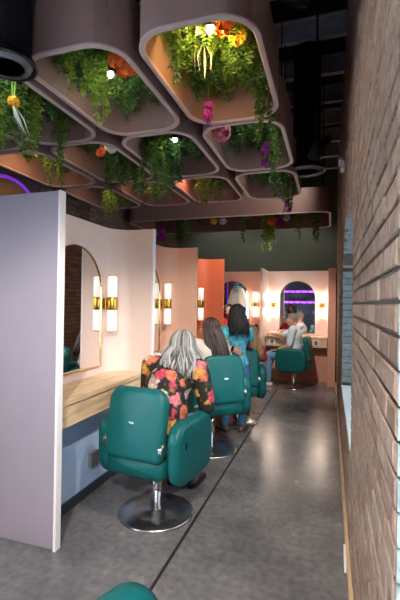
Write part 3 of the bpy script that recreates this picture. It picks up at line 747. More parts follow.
def hang(label, name, top, bottom, strands, m, seed, leaf=.045, wid=.007, dens=55, spread=.05, group='trailing plants in the ceiling planters'):
    rnd = random.Random(seed); V, F = [], []
    L = top[2]-bottom
    for s in range(strands):
        a = rnd.uniform(0, 6.28); r = spread*1.25*math.sqrt(rnd.random())
        vine(V, F, rnd, (r*math.cos(a), r*math.sin(a), 0), L*(1 if s == 0 else rnd.uniform(.55, .98)), .03, leaf*1.25, wid*1.3, dens)
    o = raw(name, V, F, m, None, top)
    return tag(o, label, 'hanging plant', group)
TOP = PZ+PHT-.05
H = [
 ('bright green trailing vine at the left inside the yellow lit planter', 'trailing_vine', (-.80, 1.98, TOP), 2.70, 4, 'leaf', .030, .007, 60, .045),
 ('long thick vine falling from the far right corner of the yellow lit planter', 'trailing_vine', (-.44, 2.68, TOP), 2.56, 6, 'leaf', .032, .008, 60, .045),
 ('grassy tuft hanging at the back right of the yellow lit planter', 'hanging_fern', (-.52, 2.35, TOP), 2.90, 9, 'leaf', .055, .004, 50, .10),
 ('lime green tassel hanging in the middle of the planter left of the yellow one', 'hanging_fern', (-1.37, 2.12, TOP), 2.64, 7, 'leaf_lime', .040, .008, 60, .05),
 ('short lime sprig left of the middle tassel in the near middle planter', 'hanging_fern', (-1.47, 2.02, TOP), 2.77, 4, 'leaf_lime', .032, .006, 60, .04),
 ('dark fern hanging at the right of the near middle planter', 'hanging_fern', (-1.22, 2.42, TOP), 2.84, 9, 'leaf_dark', .045, .006, 55, .10),
 ('dark fern at the left rim of the near middle planter', 'hanging_fern', (-1.52, 2.22, TOP), 2.84, 6, 'leaf_dark', .042, .006, 55, .07),
 ('leftmost long grassy strand at the edge of the picture', 'hanging_fern', (-2.24, 2.26, TOP), 2.62, 11, 'leaf_lime', .060, .008, 55, .06),
 ('long grassy strand second from the left picture edge', 'hanging_fern', (-2.13, 2.28, TOP), 2.58, 9, 'leaf', .055, .008, 55, .05),
 ('pale grassy strand just left of the yellow flower', 'hanging_fern', (-2.10, 2.42, TOP), 2.66, 6, 'leaf_lime', .050, .008, 55, .05),
 ('light green vine hanging over the front of the orange lit planter', 'trailing_vine', (-2.02, 2.64, TOP), 2.60, 5, 'leaf', .032, .008, 60, .035),
 ('dark fern at the right of the near left planter', 'hanging_fern', (-1.88, 2.45, TOP), 2.85, 9, 'leaf_dark', .045, .006, 55, .09),
 ('green vine hanging from the middle of the orange lit planter', 'trailing_vine', (-2.76, 3.48, TOP), 2.72, 6, 'leaf', .036, .008, 60, .05),
 ('dark bushy fern at the back of the orange lit planter', 'hanging_fern', (-2.62, 3.55, TOP), 2.90, 8, 'leaf_dark', .045, .006, 55, .10),
 ('long dark fern below the orange flower', 'hanging_fern', (-2.05, 3.50, TOP), 2.62, 8, 'leaf_dark', .050, .006, 55, .07),
 ('dark green strand beside the partition top, second row', 'hanging_fern', (-2.04, 3.74, TOP), 2.68, 7, 'leaf', .045, .006, 55, .06),
 ('dark fern at the right end of the orange flower planter', 'hanging_fern', (-1.86, 3.72, TOP), 2.64, 8, 'leaf_dark', .050, .006, 55, .07),
 ('left fern of the thick fern curtain in the middle planter', 'hanging_fern', (-1.55, 3.32, TOP), 2.50, 10, 'leaf', .055, .006, 55, .07),
 ('middle fern of the thick fern curtain', 'hanging_fern', (-1.50, 3.55, TOP), 2.54, 10, 'leaf', .055, .006, 55, .07),
 ('right fern of the thick fern curtain', 'hanging_fern', (-1.40, 3.50, TOP), 2.64, 10, 'leaf_dark', .055, .006, 55, .08),
 ('short dark fern at the back right of the middle planter', 'hanging_fern', (-1.18, 3.30, TOP), 2.88, 9, 'leaf_dark', .05, .006, 55, .10),
 ('long vine on the right rim of the second right planter', 'trailing_vine', (-.46, 3.40, TOP), 2.66, 8, 'leaf', .036, .008, 60, .05),
 ('bushy fern left of the purple flowers', 'hanging_fern', (-.76, 3.35, TOP), 2.84, 9, 'leaf_dark', .05, .006, 55, .09),
 ('vine over the far right corner of the third right planter', 'trailing_vine', (-.47, 4.66, TOP), 2.62, 8, 'leaf', .040, .008, 55, .06),
 ('dark vine left of the right corner vine in the third right planter', 'trailing_vine', (-.56, 4.50, TOP), 2.70, 7, 'leaf_dark', .040, .008, 55, .06),
 ('left fern in the third row middle planter', 'hanging_fern', (-1.46, 4.50, TOP), 2.70, 9, 'leaf', .055, .006, 50, .09),
 ('right fern in the third row middle planter', 'hanging_fern', (-1.27, 4.55, TOP), 2.72, 9, 'leaf', .055, .006, 50, .09),
 ('bright fern hanging in front of the left brick wall', 'hanging_fern', (-2.68, 4.45, TOP), 2.60, 8, 'leaf_lime', .050, .007, 50, .06),
 ('short fern beside the bright fern by the left brick', 'hanging_fern', (-2.62, 4.70, TOP), 2.78, 8, 'leaf', .050, .006, 50, .07),
 ('fern hanging in the reddish third row planter', 'hanging_fern', (-2.08, 4.45, TOP), 2.72, 9, 'leaf_dark', .055, .006, 50, .09),
 ('leftmost long strand under the long far planter', 'trailing_vine', (-2.30, 6.2, TOP), 2.62, 5, 'leaf', .06, .012, 40, .06),
 ('short strand beside the magenta orchid under the far planter', 'trailing_vine', (-2.58, 6.6, TOP), 2.56, 5, 'leaf_dark', .06, .012, 40, .05),
 ('thin strand in the middle of the long far planter', 'trailing_vine', (-1.39, 6.5, TOP), 2.56, 4, 'leaf', .06, .012, 40, .03),
 ('longest bright strand under the long far planter', 'trailing_vine', (-.99, 6.6, TOP), 2.40, 6, 'leaf_lime', .07, .014, 40, .07),
 ('second strand from the right under the long far planter', 'trailing_vine', (-.47, 6.6, TOP), 2.58, 5, 'leaf', .06, .012, 40, .04),
 ('rightmost strand under the long far planter', 'trailing_vine', (-.23, 6.6, TOP), 2.55, 5, 'leaf', .06, .012, 40, .03),
]
for i, (lab, nm, top, bot, ns, m, lf, wd, dn, sp) in enumerate(H): hang(lab, nm, top, bot, ns, m, 200+i, lf, wd, dn, sp)

# flowers
def bloom(V, F, rnd, c, nrm, r, petals=5):
    nrm = Vector(nrm).normalized(); u = nrm.orthogonal().normalized(); w = nrm.cross(u); c = Vector(c); a0 = rnd.uniform(0, 6)
    for k in range(petals):
        a = a0+2*PI*k/petals; d = u*math.cos(a)+w*math.sin(a); s = nrm.cross(d)
        b = len(V); V.extend([c[:], (c+d*r*.55+s*r*.42+nrm*r*.25)[:], (c+d*r+nrm*r*.05)[:], (c+d*r*.55-s*r*.42+nrm*r*.25)[:]]); F.append((b, b+1, b+2, b+3))
def flower(label, kind, loc, m, n, r, size, seed, L=0.0):
    """cluster of n blooms in a ball of radius r, or a hanging raceme of length L; on a stem from the planter top"""
    rnd = random.Random(seed); t = thing(kind, label, 'flower', loc, 0)
    V, F = [], []
    for i in range(n):
        d = Vector((rnd.gauss(0, 1), rnd.gauss(0, 1), rnd.gauss(0, 1)-.4)).normalized()
        if L: c = Vector((d.x*r, d.y*r, -L*i/n))
        else: c = d*r*rnd.uniform(.6, 1)
        bloom(V, F, rnd, c, d, size*rnd.uniform(.8, 1.15))
    raw('petals', V, F, m, t)
    bm = bmesh.new(); tube(bm, [(0, 0, TOP+.026-loc[2]), (.004, .003, (TOP-loc[2])*.5), (0, 0, -L*.95 if L else 0)], .004, 6); obj('stem', bm, 'fstem', t)
    return t
flower('magenta flower spike hanging at the left of the yellow lit planter', 'hanging_orchid', (-.80, 2.58, 2.90), 'flower_mag', 26, .022, .024, 1, .13)
flower('orange blossom near the bulb in the yellow lit planter', 'orange_blossom', (-.56, 2.05, 3.04), 'flower_orange', 14, .05, .04, 2)
flower('yellow blossom right of the bulb in the yellow lit planter', 'yellow_blossom', (-.50, 2.16, 3.03), 'flower_yellow', 14, .04, .035, 3)
flower('large orange flower cluster at the right of the near middle planter', 'orange_blossom', (-1.17, 2.10, 2.98), 'flower_orange', 30, .085, .05, 4)
flower('yellow flower in the near left planter', 'yellow_blossom', (-2.0, 2.12, 2.86), 'flower_yellow', 18, .03, .028, 5)
flower('large dusty pink flower at the left of the second right planter', 'pink_blossom', (-.82, 2.99, 2.88), 'flower_pink', 34, .06, .05, 6)
flower('purple flower spike hanging in the second right planter', 'hanging_orchid', (-.56, 3.55, 2.98), 'flower_pur', 34, .03, .030, 7, .22)
flower('orange flower in the second row beside the white one', 'orange_blossom', (-1.96, 3.10, 2.88), 'flower_orange', 20, .035, .03, 8)
flower('white flower beside the orange one in the second row', 'white_blossom', (-1.85, 3.10, 2.92), 'flower_white', 24, .055, .035, 9)
flower('bright magenta orchid hanging from the left of the long far planter', 'hanging_orchid', (-2.84, 6.5, 2.84), 'flower_mag', 40, .05, .05, 10, .18)
flower('orange red flower in the long far planter', 'orange_blossom', (-.90, 6.4, 2.86), 'flower_orange', 20, .06, .05, 11)
flower('purple flower beside the orange red one in the far planter', 'purple_blossom', (-.78, 6.5, 2.86), 'flower_pur', 20, .05, .05, 12)
flower('round pale pink flower at the front of the far planter', 'pink_blossom', (-.635, 6.1, 2.85), 'flower_white', 26, .045, .04, 13)
flower('white flower in the middle of the long far planter', 'white_blossom', (-1.64, 6.2, 2.86), 'flower_white', 18, .05, .04, 14)
flower('yellow flower left of the white one in the far planter', 'yellow_blossom', (-1.80, 6.2, 2.87), 'flower_yellow', 14, .04, .04, 15)
flower('purple tipped flower below the right corner vine', 'hanging_orchid', (-.47, 4.70, 2.72), 'flower_pur', 16, .03, .03, 17, .10)
# pale dried leaf above the bulb and white grass blades
def blades(label, loc, n, L, w, m, seed, lean=(0, 0)):
    rnd = random.Random(seed); V, F = [], []
    for i in range(n):
        a = rnd.uniform(0, 6.28); sp = rnd.uniform(.01, .07); p0 = Vector((0, 0, 0)); p2 = Vector((math.cos(a)*sp+lean[0], math.sin(a)*sp+lean[1], -L*rnd.uniform(.7, 1))); p1 = (p0+p2)/2+Vector((math.cos(a), math.sin(a), .4))*.03
        s = Vector((-math.sin(a), math.cos(a), 0))*w
        b = len(V); V.extend([p0[:], (p1+s)[:], p2[:], (p1-s)[:]]); F.append((b, b+1, b+2, b+3))
    t = thing('pale_grass', label, 'hanging plant', loc)
    raw('blades', V, F, m, t); bm = bmesh.new(); tube(bm, [(0, 0, TOP+.026-loc[2]), (.003, 0, .02), (0, 0, -.01)], .003, 6); obj('stalk', bm, 'fstem', t)
    return t
blades('white grass blades below the bulb in the yellow lit planter', (-.72, 2.22, 3.08), 8, .20, .007, 'flower_white', 5)
blades('white grass blades slanting below the yellow flower at left', (-2.02, 2.12, 2.87), 7, .26, .006, 'flower_white', 6, (.10, .05))
t = thing('dried_palm_leaf', 'pale pleated dried leaf beside the bulb in the yellow lit planter', 'dried leaf', (-.66, 1.93, 3.06))
V, F = [], []
for k in range(15):
    for j, (rr, zz) in enumerate(((.02, .06), (.10, .035), (.155, -.03))):
        a = -2.5+.32*k; V.append((rr*math.cos(a), rr*math.sin(a), zz+(.014 if k % 2 else -.014)*(j > 0)))
for k in range(14):
    for j in range(2): b = k*3+j; F.append((b, b+3, b+4, b+1))
dl = raw('leaf_blade', V, F, mat('dried_leaf', (.55, .42, .30), .7, var=.2), t)
md = dl.modifiers.new('thick', 'SOLIDIFY'); md.thickness = .003
bm = bmesh.new(); tube(bm, [(0, 0, .06), (0, 0, TOP+.02-3.06)], .005, 6); obj('stalk', bm, 'fstem', t)

# ------------------------------------------------------------------ ducts with round vents
def duct(label, loc, rad, rv, group=None):
    t = thing('air_duct', label, 'air duct', loc)
    bm = bmesh.new(); lathe(bm, [(rad, .03), (rad, ZC+.12-loc[2])], 32); obj('pipe', bm, 'black', t, smooth=True)
    bm = bmesh.new(); lathe(bm, [(rad, .06), (rv, .012), (rv, 0), (rv*.93, 0), (rv*.90, .02)], 40); obj('flange', bm, 'blackmetal', t, smooth=True)
    for f in (.78, .60, .42, .22):
        bm = bmesh.new(); lathe(bm, [(rv*f, -.004), (rv*(f+.10), .028), (rv*(f+.09), .031), (rv*f-.003, 0)], 36); obj('vent_ring', bm, 'dgrey', t, smooth=True)
    bm = bmesh.new(); lathe(bm, [(0, .030), (rv*.92, .030), (rv*.92, .036), (0, .036)], 32); obj('vent_back', bm, 'black', t)
    return t
duct('large black vertical duct with round vent at the upper left', (-1.585, 1.63, 2.745), .115, .145)
duct('black vertical duct with small round vent near the brick wall', (-.245, 4.2, 2.90), .135, .19)

# ------------------------------------------------------------------ small fittings
t = thing('wall_light', 'small white twin head emergency light high on the right brick wall', 'wall light', (XW-.001, 4.25, 2.93))
box('housing', -.04, 0, -.08, .08, -.03, .04, 'white', t, .008)
for s in (-1, 1):
    bm = bmesh.new(); lathe(bm, [(0, -.035), (.025, -.025), (.03, .02), (0, .025)], 16, (-.035, s*.05, .055)); obj('lamp_head', bm, 'white', t, smooth=True)
t = thing('outlet_box', 'grey outlet box under the nearest oak counter', 'outlet', (-1.829, 2.84, .27))
box('plate', 0, .03, -.055, .055, -.06, .06, 'grey_plate', t, .004); box('socket', .029, .033, -.03, .03, -.035, .035, 'dgrey', t)
for x, lab in ((-1.10, 'white square outlet plate left of the seated man'), (-.25, 'white square outlet plate on the drawer front right of the man')):
    t = thing('outlet_plate', lab, 'outlet', (x, YE-.389, .795))
    box('plate', -.06, .06, -.008, 0, -.06, .06, 'outlet', t, .003); box('socket', -.03, .03, -.011, -.008, -.04, .04, 'grey_plate', t)
for (y, w, lab) in ((2.52, .085, 'white socket plate low on the right baseboard in the foreground'), (6.4, .07, 'small white socket plate farther along the right baseboard')):
    t = thing('socket_plate', lab, 'outlet', (XW-.0185, y, .058)); box('plate', -.012, 0, -w, w, -.035, .035, 'white', t, .002)
# counter items
t = thing('spray_bottle', 'dark spray bottle on the far terracotta counter', 'bottle', (-1.44, 8.28, .911))
bm = bmesh.new(); lathe(bm, [(0, 0), (.032, 0), (.034, .01), (.034, .12), (.014, .15), (.012, .17), (0, .17)], 20); obj('bottle_body', bm, 'blackmetal', t, smooth=True)
bm = bmesh.new(); bx(bm, -.045, .02, -.012, .012, .17, .205, .004); tube(bm, [(-.03, 0, .175), (-.025, 0, .14)], .004, 6); obj('spray_head', bm, 'black', t)
t = thing('white_bowl', 'small white mixing bowl on the counter left of the man', 'bowl', (-1.08, 8.24, .911))
bm = bmesh.new(); lathe(bm, [(0, .004), (.045, 0), (.05, .006), (.085, .075), (.08, .075), (.045, .012), (0, .01)], 28); obj('bowl_body', bm, 'white', t, smooth=True)
bm = bmesh.new(); tube(bm, [(.02, 0, .03), (.10, .02, .12)], .006, 8); obj('brush_handle', bm, 'black', t)
t = thing('tool_tray', 'white and dark tool caddy on the peach station counter', 'caddy', (-1.80, 3.86, .896))
bm = bmesh.new(); bx(bm, -.09, .09, -.12, .12, 0, .05, .006); obj('tray_base', bm, 'blackmetal', t)
bm = bmesh.new(); bx(bm, -.08, .08, -.11, .11, .05, .11, .01); obj('folded_towel', bm, 'white', t)
# cape and towel at the terracotta mirror
t = thing('salon_cape', 'white salon cape hanging in front of the terracotta station mirror', 'cape', (-1.90, 8.40, 1.40))
V, F = [], []; NA, NZ = 40, 10
for j in range(NZ+1):
    f = j/NZ
    for i in range(NA):
        a = 2*PI*i/NA; rx = .10+.17*f**.8+.012*math.sin(a*8)*f; ry = .035+.03*f+.008*math.sin(a*8)*f
        V.append((rx*math.cos(a)+.04*f, ry*math.sin(a), .47-.42*f-(.035*math.sin(a*3+1) if j == NZ else 0)))
for j in range(NZ):
    for i in range(NA): F.append((j*NA+i, j*NA+(i+1) % NA, (j+1)*NA+(i+1) % NA, (j+1)*NA+i))
raw('cape_cloth', V, F, 'cape', t, smooth=True)
bm = bmesh.new(); lathe(bm, [(.055, .46), (.10, .475), (.075, .51), (.05, .515)], 24); obj('collar', bm, 'shirt_teal', t, smooth=True)
bm = bmesh.new(); tube(bm, [(0, .0, .50), (0, 0, .56), (0, .03, .585), (0, .095, .585)], .006, 8); obj('hook', bm, 'chrome', t)
t = thing('red_towel', 'red towel hanging below the white cape', 'towel', (-2.03, 8.30, 1.36))
V, F = [], []
for j in range(7):
    for i in range(13):
        V.append((-.085+.0142*i, .012*math.sin(i*1.1)-.004*j, .14-.04*j))
for j in range(6):
    for i in range(12): F.append((j*13+i, j*13+i+1, (j+1)*13+i+1, (j+1)*13+i))
o = raw('towel_cloth', V, F, 'towel_red', t, smooth=True); md = o.modifiers.new('thick', 'SOLIDIFY'); md.thickness = .012
bm = bmesh.new(); tube(bm, [(-.10, .004, .143), (.10, .004, .143)], .006, 8); tube(bm, [(-.10, .004, .143), (-.10, .198, .143)], .006, 8); tube(bm, [(.10, .004, .143), (.10, .198, .143)], .006, 8); obj('towel_rail', bm, 'chrome', t)

# display shelves with purple strips on the wall behind the camera (seen in the far mirror)
t = thing('display_shelf', 'dark display shelf with purple light strips reflected in the far mirror', 'shelf', (-1.7, YN, 0))
box('shelf_back', -1.4, 1.4, .002, .02, .3, 2.7, 'shelfwall', t)
for z in (.55, 1.05, 1.55, 2.1):
    box('shelf_board', -1.4, 1.4, .02, .26, z, z+.03, 'shelfwall', t)
for z in (1.58, 2.13):
    box('led_strip', -1.39, 1.39, .022, .05, z+.02, z+.11, 'purple_led_shelf', t)
for z in (1.58, 1.08, 2.13):
    for k in range(9):
        x = -1.7-1.2+.3*k+random.uniform(-.05, .05); h = random.uniform(.12, .2)
        bm = bmesh.new(); lathe(bm, [(0, 0), (.035, 0), (.037, h*.7), (.015, h*.8), (.015, h), (0, h)], 14)
        o = obj('product_bottle', bm, 'bottle', None, (x, YN+.16, z+.001), True); tag(o, 'product bottle on the purple lit display shelf seen in the far mirror', 'bottle', 'bottles on the display shelf')
# ------------------------------------------------------------------ people
def V3(*a): return Vector(a[0]) if len(a) == 1 else Vector(a)
def ico(bm, c, r, mtx=None, sub=2):
    M4 = Matrix.Translation(c) @ (mtx.to_4x4() if mtx else Matrix()) @ (Matrix.Diagonal((*r, 1)) if isinstance(r, (tuple, list)) else Matrix.Diagonal((r, r, r, 1)))
    bmesh.ops.create_icosphere(bm, subdivisions=sub, radius=1, matrix=M4)
def cap(bm, p0, r0, p1, r1, seg=14):
    """tapered capsule"""
    p0, p1 = Vector(p0), Vector(p1); ico(bm, p0, r0); ico(bm, p1, r1)
    d = (p1-p0)
    if d.length < 1e-5: return
    u = d.normalized().orthogonal().normalized(); w = d.normalized().cross(u)
    A = [[bm.verts.new(p+(u*math.cos(2*PI*k/seg)+w*math.sin(2*PI*k/seg))*r) for k in range(seg)] for p, r in ((p0, r0), (p1, r1))]
    for k in range(seg): bm.faces.new((A[0][k], A[0][(k+1) % seg], A[1][(k+1) % seg], A[1][k]))
    bm.faces.new(A[0][::-1]); bm.faces.new(A[1])
def chain(bm, pts, rs):
    for i in range(len(pts)-1): cap(bm, pts[i], rs[i], pts[i+1], rs[i+1])
def skinmesh(name, bm, m, parent, vox, it=6, fac=.5):
    bmesh.ops.recalc_face_normals(bm, faces=bm.faces)
    me = bpy.data.meshes.new(name+'_tmp'); bm.to_mesh(me); bm.free()
    o = bpy.data.objects.new(name+'_tmp', me); COL.objects.link(o)
    r = o.modifiers.new('r', 'REMESH'); r.mode = 'VOXEL'; r.voxel_size = vox; r.use_smooth_shade = True
    s = o.modifiers.new('s', 'SMOOTH'); s.iterations = it; s.factor = fac
    dg = bpy.context.evaluated_depsgraph_get(); me2 = bpy.data.meshes.new_from_object(o.evaluated_get(dg))
    bpy.data.objects.remove(o); bpy.data.meshes.remove(me)
    me2.name = name; me2.materials.clear()
    for p in me2.polygons: p.use_smooth = True
    return link(name, me2, m, parent)

def frame_from(fwd, up=(0, 0, 1)):
    """columns: right, forward, up"""
    f = Vector(fwd).normalized(); r = f.cross(Vector(up)).normalized(); u = r.cross(f)
    return Matrix((r, f, u)).transposed()

def hand(bm, wrist, d, palm, side, curl=.5, sc=1.):
    """wrist position, direction of the fingers, palm normal, side = which way the thumb points (+1/-1 along d x palm)"""
    d = Vector(d).normalized(); n = Vector(palm); n = (n-d*n.dot(d)).normalized(); lat = d.cross(n)*side
    w = Vector(wrist)
    for q in (-.026, -.009, .009, .026): cap(bm, w+lat*q*.55*sc+d*.01*sc, .015*sc, w+lat*q*sc+d*.082*sc, .0105*sc)
    for q, l in ((.028, .068), (.0095, .078), (-.0095, .072), (-.028, .056)):
        p = w+lat*q*sc+d*.085*sc; a = 0
        dd = d.copy(); r = .0085*sc
        for s_, k in ((.45, .6), (.32, 1.), (.23, .9)):
            a += curl*k; dd = d*math.cos(a)+n*math.sin(a); e = p+dd*l*s_*sc; cap(bm, p, r, e, r*.92, 10); p = e; r *= .92
    p = w+lat*.022*sc+d*.025*sc; e = p+(lat*.75+d*.6+n*.3).normalized()*.045*sc; cap(bm, p, .013*sc, e, .0105*sc, 10); cap(bm, e, .0105*sc, e+(d*.8+lat*.25+n*.45).normalized()*.034*sc, .0085*sc, 10)

def head(bm, c, Fm, s=1.):
    """c: centre of the head; Fm: right, forward, up"""
    P = lambda x, y, z: Vector(c)+Fm @ Vector((x, y, z))*s
    ico(bm, P(0, -.012, .030), (.074*s, .094*s, .088*s), Fm, 3)
    ico(bm, P(0, .018, -.030), (.062*s, .074*s, .082*s), Fm, 3)
    ico(bm, P(0, .052, -.082), (.034*s, .030*s, .026*s), Fm)
    cap(bm, P(0, .088, .012), .010*s, P(0, .106, -.026), .0135*s)
    for q in (-1, 1):
        ico(bm, P(q*.012, .097, -.030), .010*s, Fm)
        ico(bm, P(q*.076, -.010, -.010), (.009*s, .020*s, .032*s), Fm)
        ico(bm, P(q*.032, .062, -.022), (.024*s, .020*s, .020*s), Fm)
        cap(bm, P(q*.012, .083, .026), .009*s, P(q*.045, .070, .028), .008*s)
    ico(bm, P(0, .086, -.055), (.022*s, .012*s, .010*s), Fm)

def face_parts(body, c, Fm, s, hairmat):
    P = lambda x, y, z: Vector(c)+Fm @ Vector((x, y, z))*s
    for q in (-1, 1):
        bm = bmesh.new(); ico(bm, P(q*.030, .074, .008), .0125*s); e = obj('eye', bm, 'eye_white', body, smooth=True)
        bm = bmesh.new(); ico(bm, P(q*.030, .0835, .008), .0055*s); obj('iris', bm, 'iris', e, smooth=True)
        bm = bmesh.new(); cap(bm, P(q*.016, .091, .030), .0035*s, P(q*.048, .078, .033), .0025*s); obj('eyebrow', bm, hairmat, body, smooth=True)
    bm = bmesh.new(); cap(bm, P(-.018, .091, -.055), .0045*s, P(0, .0985, -.054), .0055*s); cap(bm, P(0, .0985, -.054), .0055*s, P(.018, .091, -.055), .0045*s); obj('lips', bm, 'lips', body, smooth=True)

def hair_long(name, body, c, Fm, s, m, n, length, seed, wave=.010, back=(0, 0, 0), part=0., strand=.0062, spread=0., face_open=62, flare=.02):
    """strands that leave the parting, follow the skull and fall; one mesh of many locks"""
    rnd = random.Random(seed); bm = bmesh.new()
    # under-layer that closes the scalp
    ico(bm, Vector(c)+Fm @ Vector((0, -.022, .036))*s, (.080*s, .094*s, .090*s), Fm, 3)
    bk = Vector(back)
    for i in range(n):
        az = rnd.uniform(face_open, 360-face_open) if rnd.random() < .93 else rnd.choice((face_open, 360-face_open))
        az = R(az)                               # 0 = forward, clockwise
        dx, dy = math.sin(az), math.cos(az)
        pts = []
        st = rnd.uniform(.0, .35); en = 1.70 if dy < .2 else 1.45
        off = rnd.uniform(.0, .014)
        for k in range(6):
            ph = st+(en-st)*k/5
            r = Vector(((.084+off)*dx*math.sin(ph)+part*(1-math.sin(ph)), (.100+off)*dy*math.sin(ph)-.018, (.096+off)*math.cos(ph)+.034))
            pts.append(Vector(c)+Fm @ r*s)
        L = length*rnd.uniform(.80, 1.06); p = pts[-1]; K = 9
        out = (Fm @ Vector((dx, dy, 0))); out.z = 0
        f1, f2, a1, a2 = rnd.uniform(18, 26), rnd.uniform(18, 26), rnd.uniform(0, 6.3), rnd.uniform(0, 6.3)
        for k in range(1, K+1):
            f = k/K
            q = p+Vector((0, 0, -L*f))+out*(flare*math.sin(min(1, f*1.3)*PI*.6)+spread*f)+bk*f**.8
            q += Vector((math.sin(f1*L*f+a1), math.cos(f2*L*f+a2), 0))*wave*min(1, f*3)
            pts.append(q)
        w = strand*rnd.uniform(.7, 1.3)*s
        rs = [w*.5]+[w]*(len(pts)-4)+[w*.9, w*.65, w*.2]
        tube(bm, pts, rs, 5)
    return obj(name, bm, m, body, smooth=True)

def hair_short(name, body, c, Fm, s, m, seed, n=260):
    rnd = random.Random(seed); bm = bmesh.new()
    ico(bm, Vector(c)+Fm @ Vector((0, -.022, .040))*s, (.076*s, .090*s, .082*s), Fm, 3)
    for i in range(n):
        az = R(rnd.uniform(0, 360)); ph = math.acos(rnd.uniform(-.25 if math.cos(az) < .3 else .45, 1)); dx, dy = math.sin(az), math.cos(az)
        a = Vector((.076*dx*math.sin(ph), .092*dy*math.sin(ph)-.018, .088*math.cos(ph)+.034)); b = Vector((.086*dx*math.sin(ph+.22), .102*dy*math.sin(ph+.22)-.020, .096*math.cos(ph+.22)+.034))
        tube(bm, [Vector(c)+Fm @ a*s, Vector(c)+Fm @ ((a+b)/2*1.03)*s, Vector(c)+Fm @ b*s], [.005*s, .006*s, .002*s], 5)
    return obj(name, bm, m, body, smooth=True)

def person(label, root, d, group=None):
    """d: joints in world space; keys head, hf (head forward), neck, sh (L,R), el, wr, hd (finger dir L,R), pm (palm normals), chest, waist, pelvis, hip, kn, an, toe(direction L,R), side = body right vector"""
    t = thing('person', label, 'person', root)
    inv = -Vector(root)
    def W(p): return Vector(p)+inv
    s = d.get('s', 1.); k = d.get('bulk', 1.)
    hc = W(d['head']); Fm = frame_from(d['hf'], d.get('hu', (0, 0, 1))); side = Vector(d['side']).normalized()
    neck, chest, waist, pel = [W(d[q]) for q in ('neck', 'chest', 'waist', 'pelvis')]
    sh, el, wr, hip, kn, an = [[W(p) for p in d[q]] for q in ('sh', 'el', 'wr', 'hip', 'kn', 'an')]
    body_up = (neck-pel).normalized(); fwd = body_up.cross(side); fwd.normalize(); Bm = Matrix((side, fwd, body_up)).transposed()
    def torso(bm, g):
        cw = (sh[1]-sh[0]).length/2
        chain(bm, [sh[0]-(sh[0]-neck)*.10, neck-body_up*.035*s, sh[1]-(sh[1]-neck)*.10], [.055*k+g, .062*k+g, .055*k+g])
        ico(bm, chest, (cw*.86+g, .112*k+g, .15*s+g), Bm, 3)
        ico(bm, (chest+waist)/2, (cw*.80+g, .105*k+g, .14*s+g), Bm, 3)
        ico(bm, waist, (cw*.76*d.get('wst', 1)+g, .105*k*d.get('wst', 1)+g, .13*s+g), Bm, 3)
        ico(bm, (waist+pel)/2, (cw*.80*d.get('wst', 1)+g, .11*k+g, .12*s+g), Bm, 3)
    def hips(bm, g):
        hw = (hip[1]-hip[0]).length/2
        ico(bm, pel, (hw+.080*k+g, .115*k+g, .115*s+g), Bm, 3)
    def arm(bm, i, g, f):
        """f: how far down the arm, 1 = elbow, 2 = wrist"""
        rs = [.055*k+g, .043*k+g, .027+g]
        if f <= 1: chain(bm, [sh[i], sh[i].lerp(el[i], f)], [rs[0], rs[0]+(rs[1]-rs[0])*f])
        else: chain(bm, [sh[i], el[i], el[i].lerp(wr[i], f-1)], [rs[0], rs[1], rs[1]+(rs[2]-rs[1])*(f-1)])
    def leg(bm, i, g, f=2.):
        rs = [.084*k+g, .056*k+g, .034+g]
        chain(bm, [hip[i], hip[i].lerp(kn[i], .5), kn[i]], [rs[0], (rs[0]+rs[1])/2+.004, rs[1]])
        m_ = kn[i].lerp(an[i], .32); chain(bm, [kn[i], m_, kn[i].lerp(an[i], f-1)], [rs[1], rs[1]+.001, rs[2]+(.008 if f > 1.9 else 0)])
    # body: one continuous skin
    bm = bmesh.new(); head(bm, hc, Fm, s)
    cap(bm, hc+Fm @ Vector((0, -.022, -.06))*s, .050*s, neck-body_up*.02, .056*s)
    torso(bm, 0); hips(bm, 0)
    for i in (0, 1):
        arm(bm, i, 0, 2.); leg(bm, i, 0)
        cap(bm, an[i], .034, an[i]+Vector((0, 0, -.035)), .034)
        toe = Vector(d['toe'][i]).normalized(); q = Vector((an[i].x, an[i].y, an[i].z-.05))
        chain(bm, [q-toe*.03, q+toe*.08, q+toe*.145], [.034, .034, .022])
        hand(bm, wr[i], d['hd'][i], d['pm'][i], d['thumb'][i], d.get('curl', (.4, .4))[i], .95*s)
    body = skinmesh('body', bm, d.get('skin', 'skin'), t, .0055, 3)
    face_parts(body, hc, Fm, s, d['hair'])
    # top
    bm = bmesh.new(); torso(bm, .012); hips(bm, .010) if d.get('hem', True) else None
    for i in (0, 1): arm(bm, i, .012, d.get('sleeve', (.6, .6))[i])
    tp = skinmesh('top', bm, d['top'], body, .009, 5)
    # trousers
    bm = bmesh.new(); hips(bm, .004)
    for i in (0, 1): leg(bm, i, .010, 1.95)
    skinmesh('jeans', bm, d['bottom'], body, .009, 4)
    # shoes
    for i in (0, 1):
        toe = Vector(d['toe'][i]).normalized(); q = Vector((an[i].x, an[i].y, an[i].z-.052)); bm = bmesh.new()
        chain(bm, [q-toe*.035, q+toe*.07, q+toe*.155], [.042, .042, .030])
        if d.get('shoe_high'): cap(bm, q, .042, q+Vector((0, 0, .05)), .042)
        o = skinmesh('shoe', bm, d['shoe'], body, .007, 3)
        for v in o.data.vertices: v.co.z = max(v.co.z, an[i].z-.082)
    return t, body, hc, Fm, s

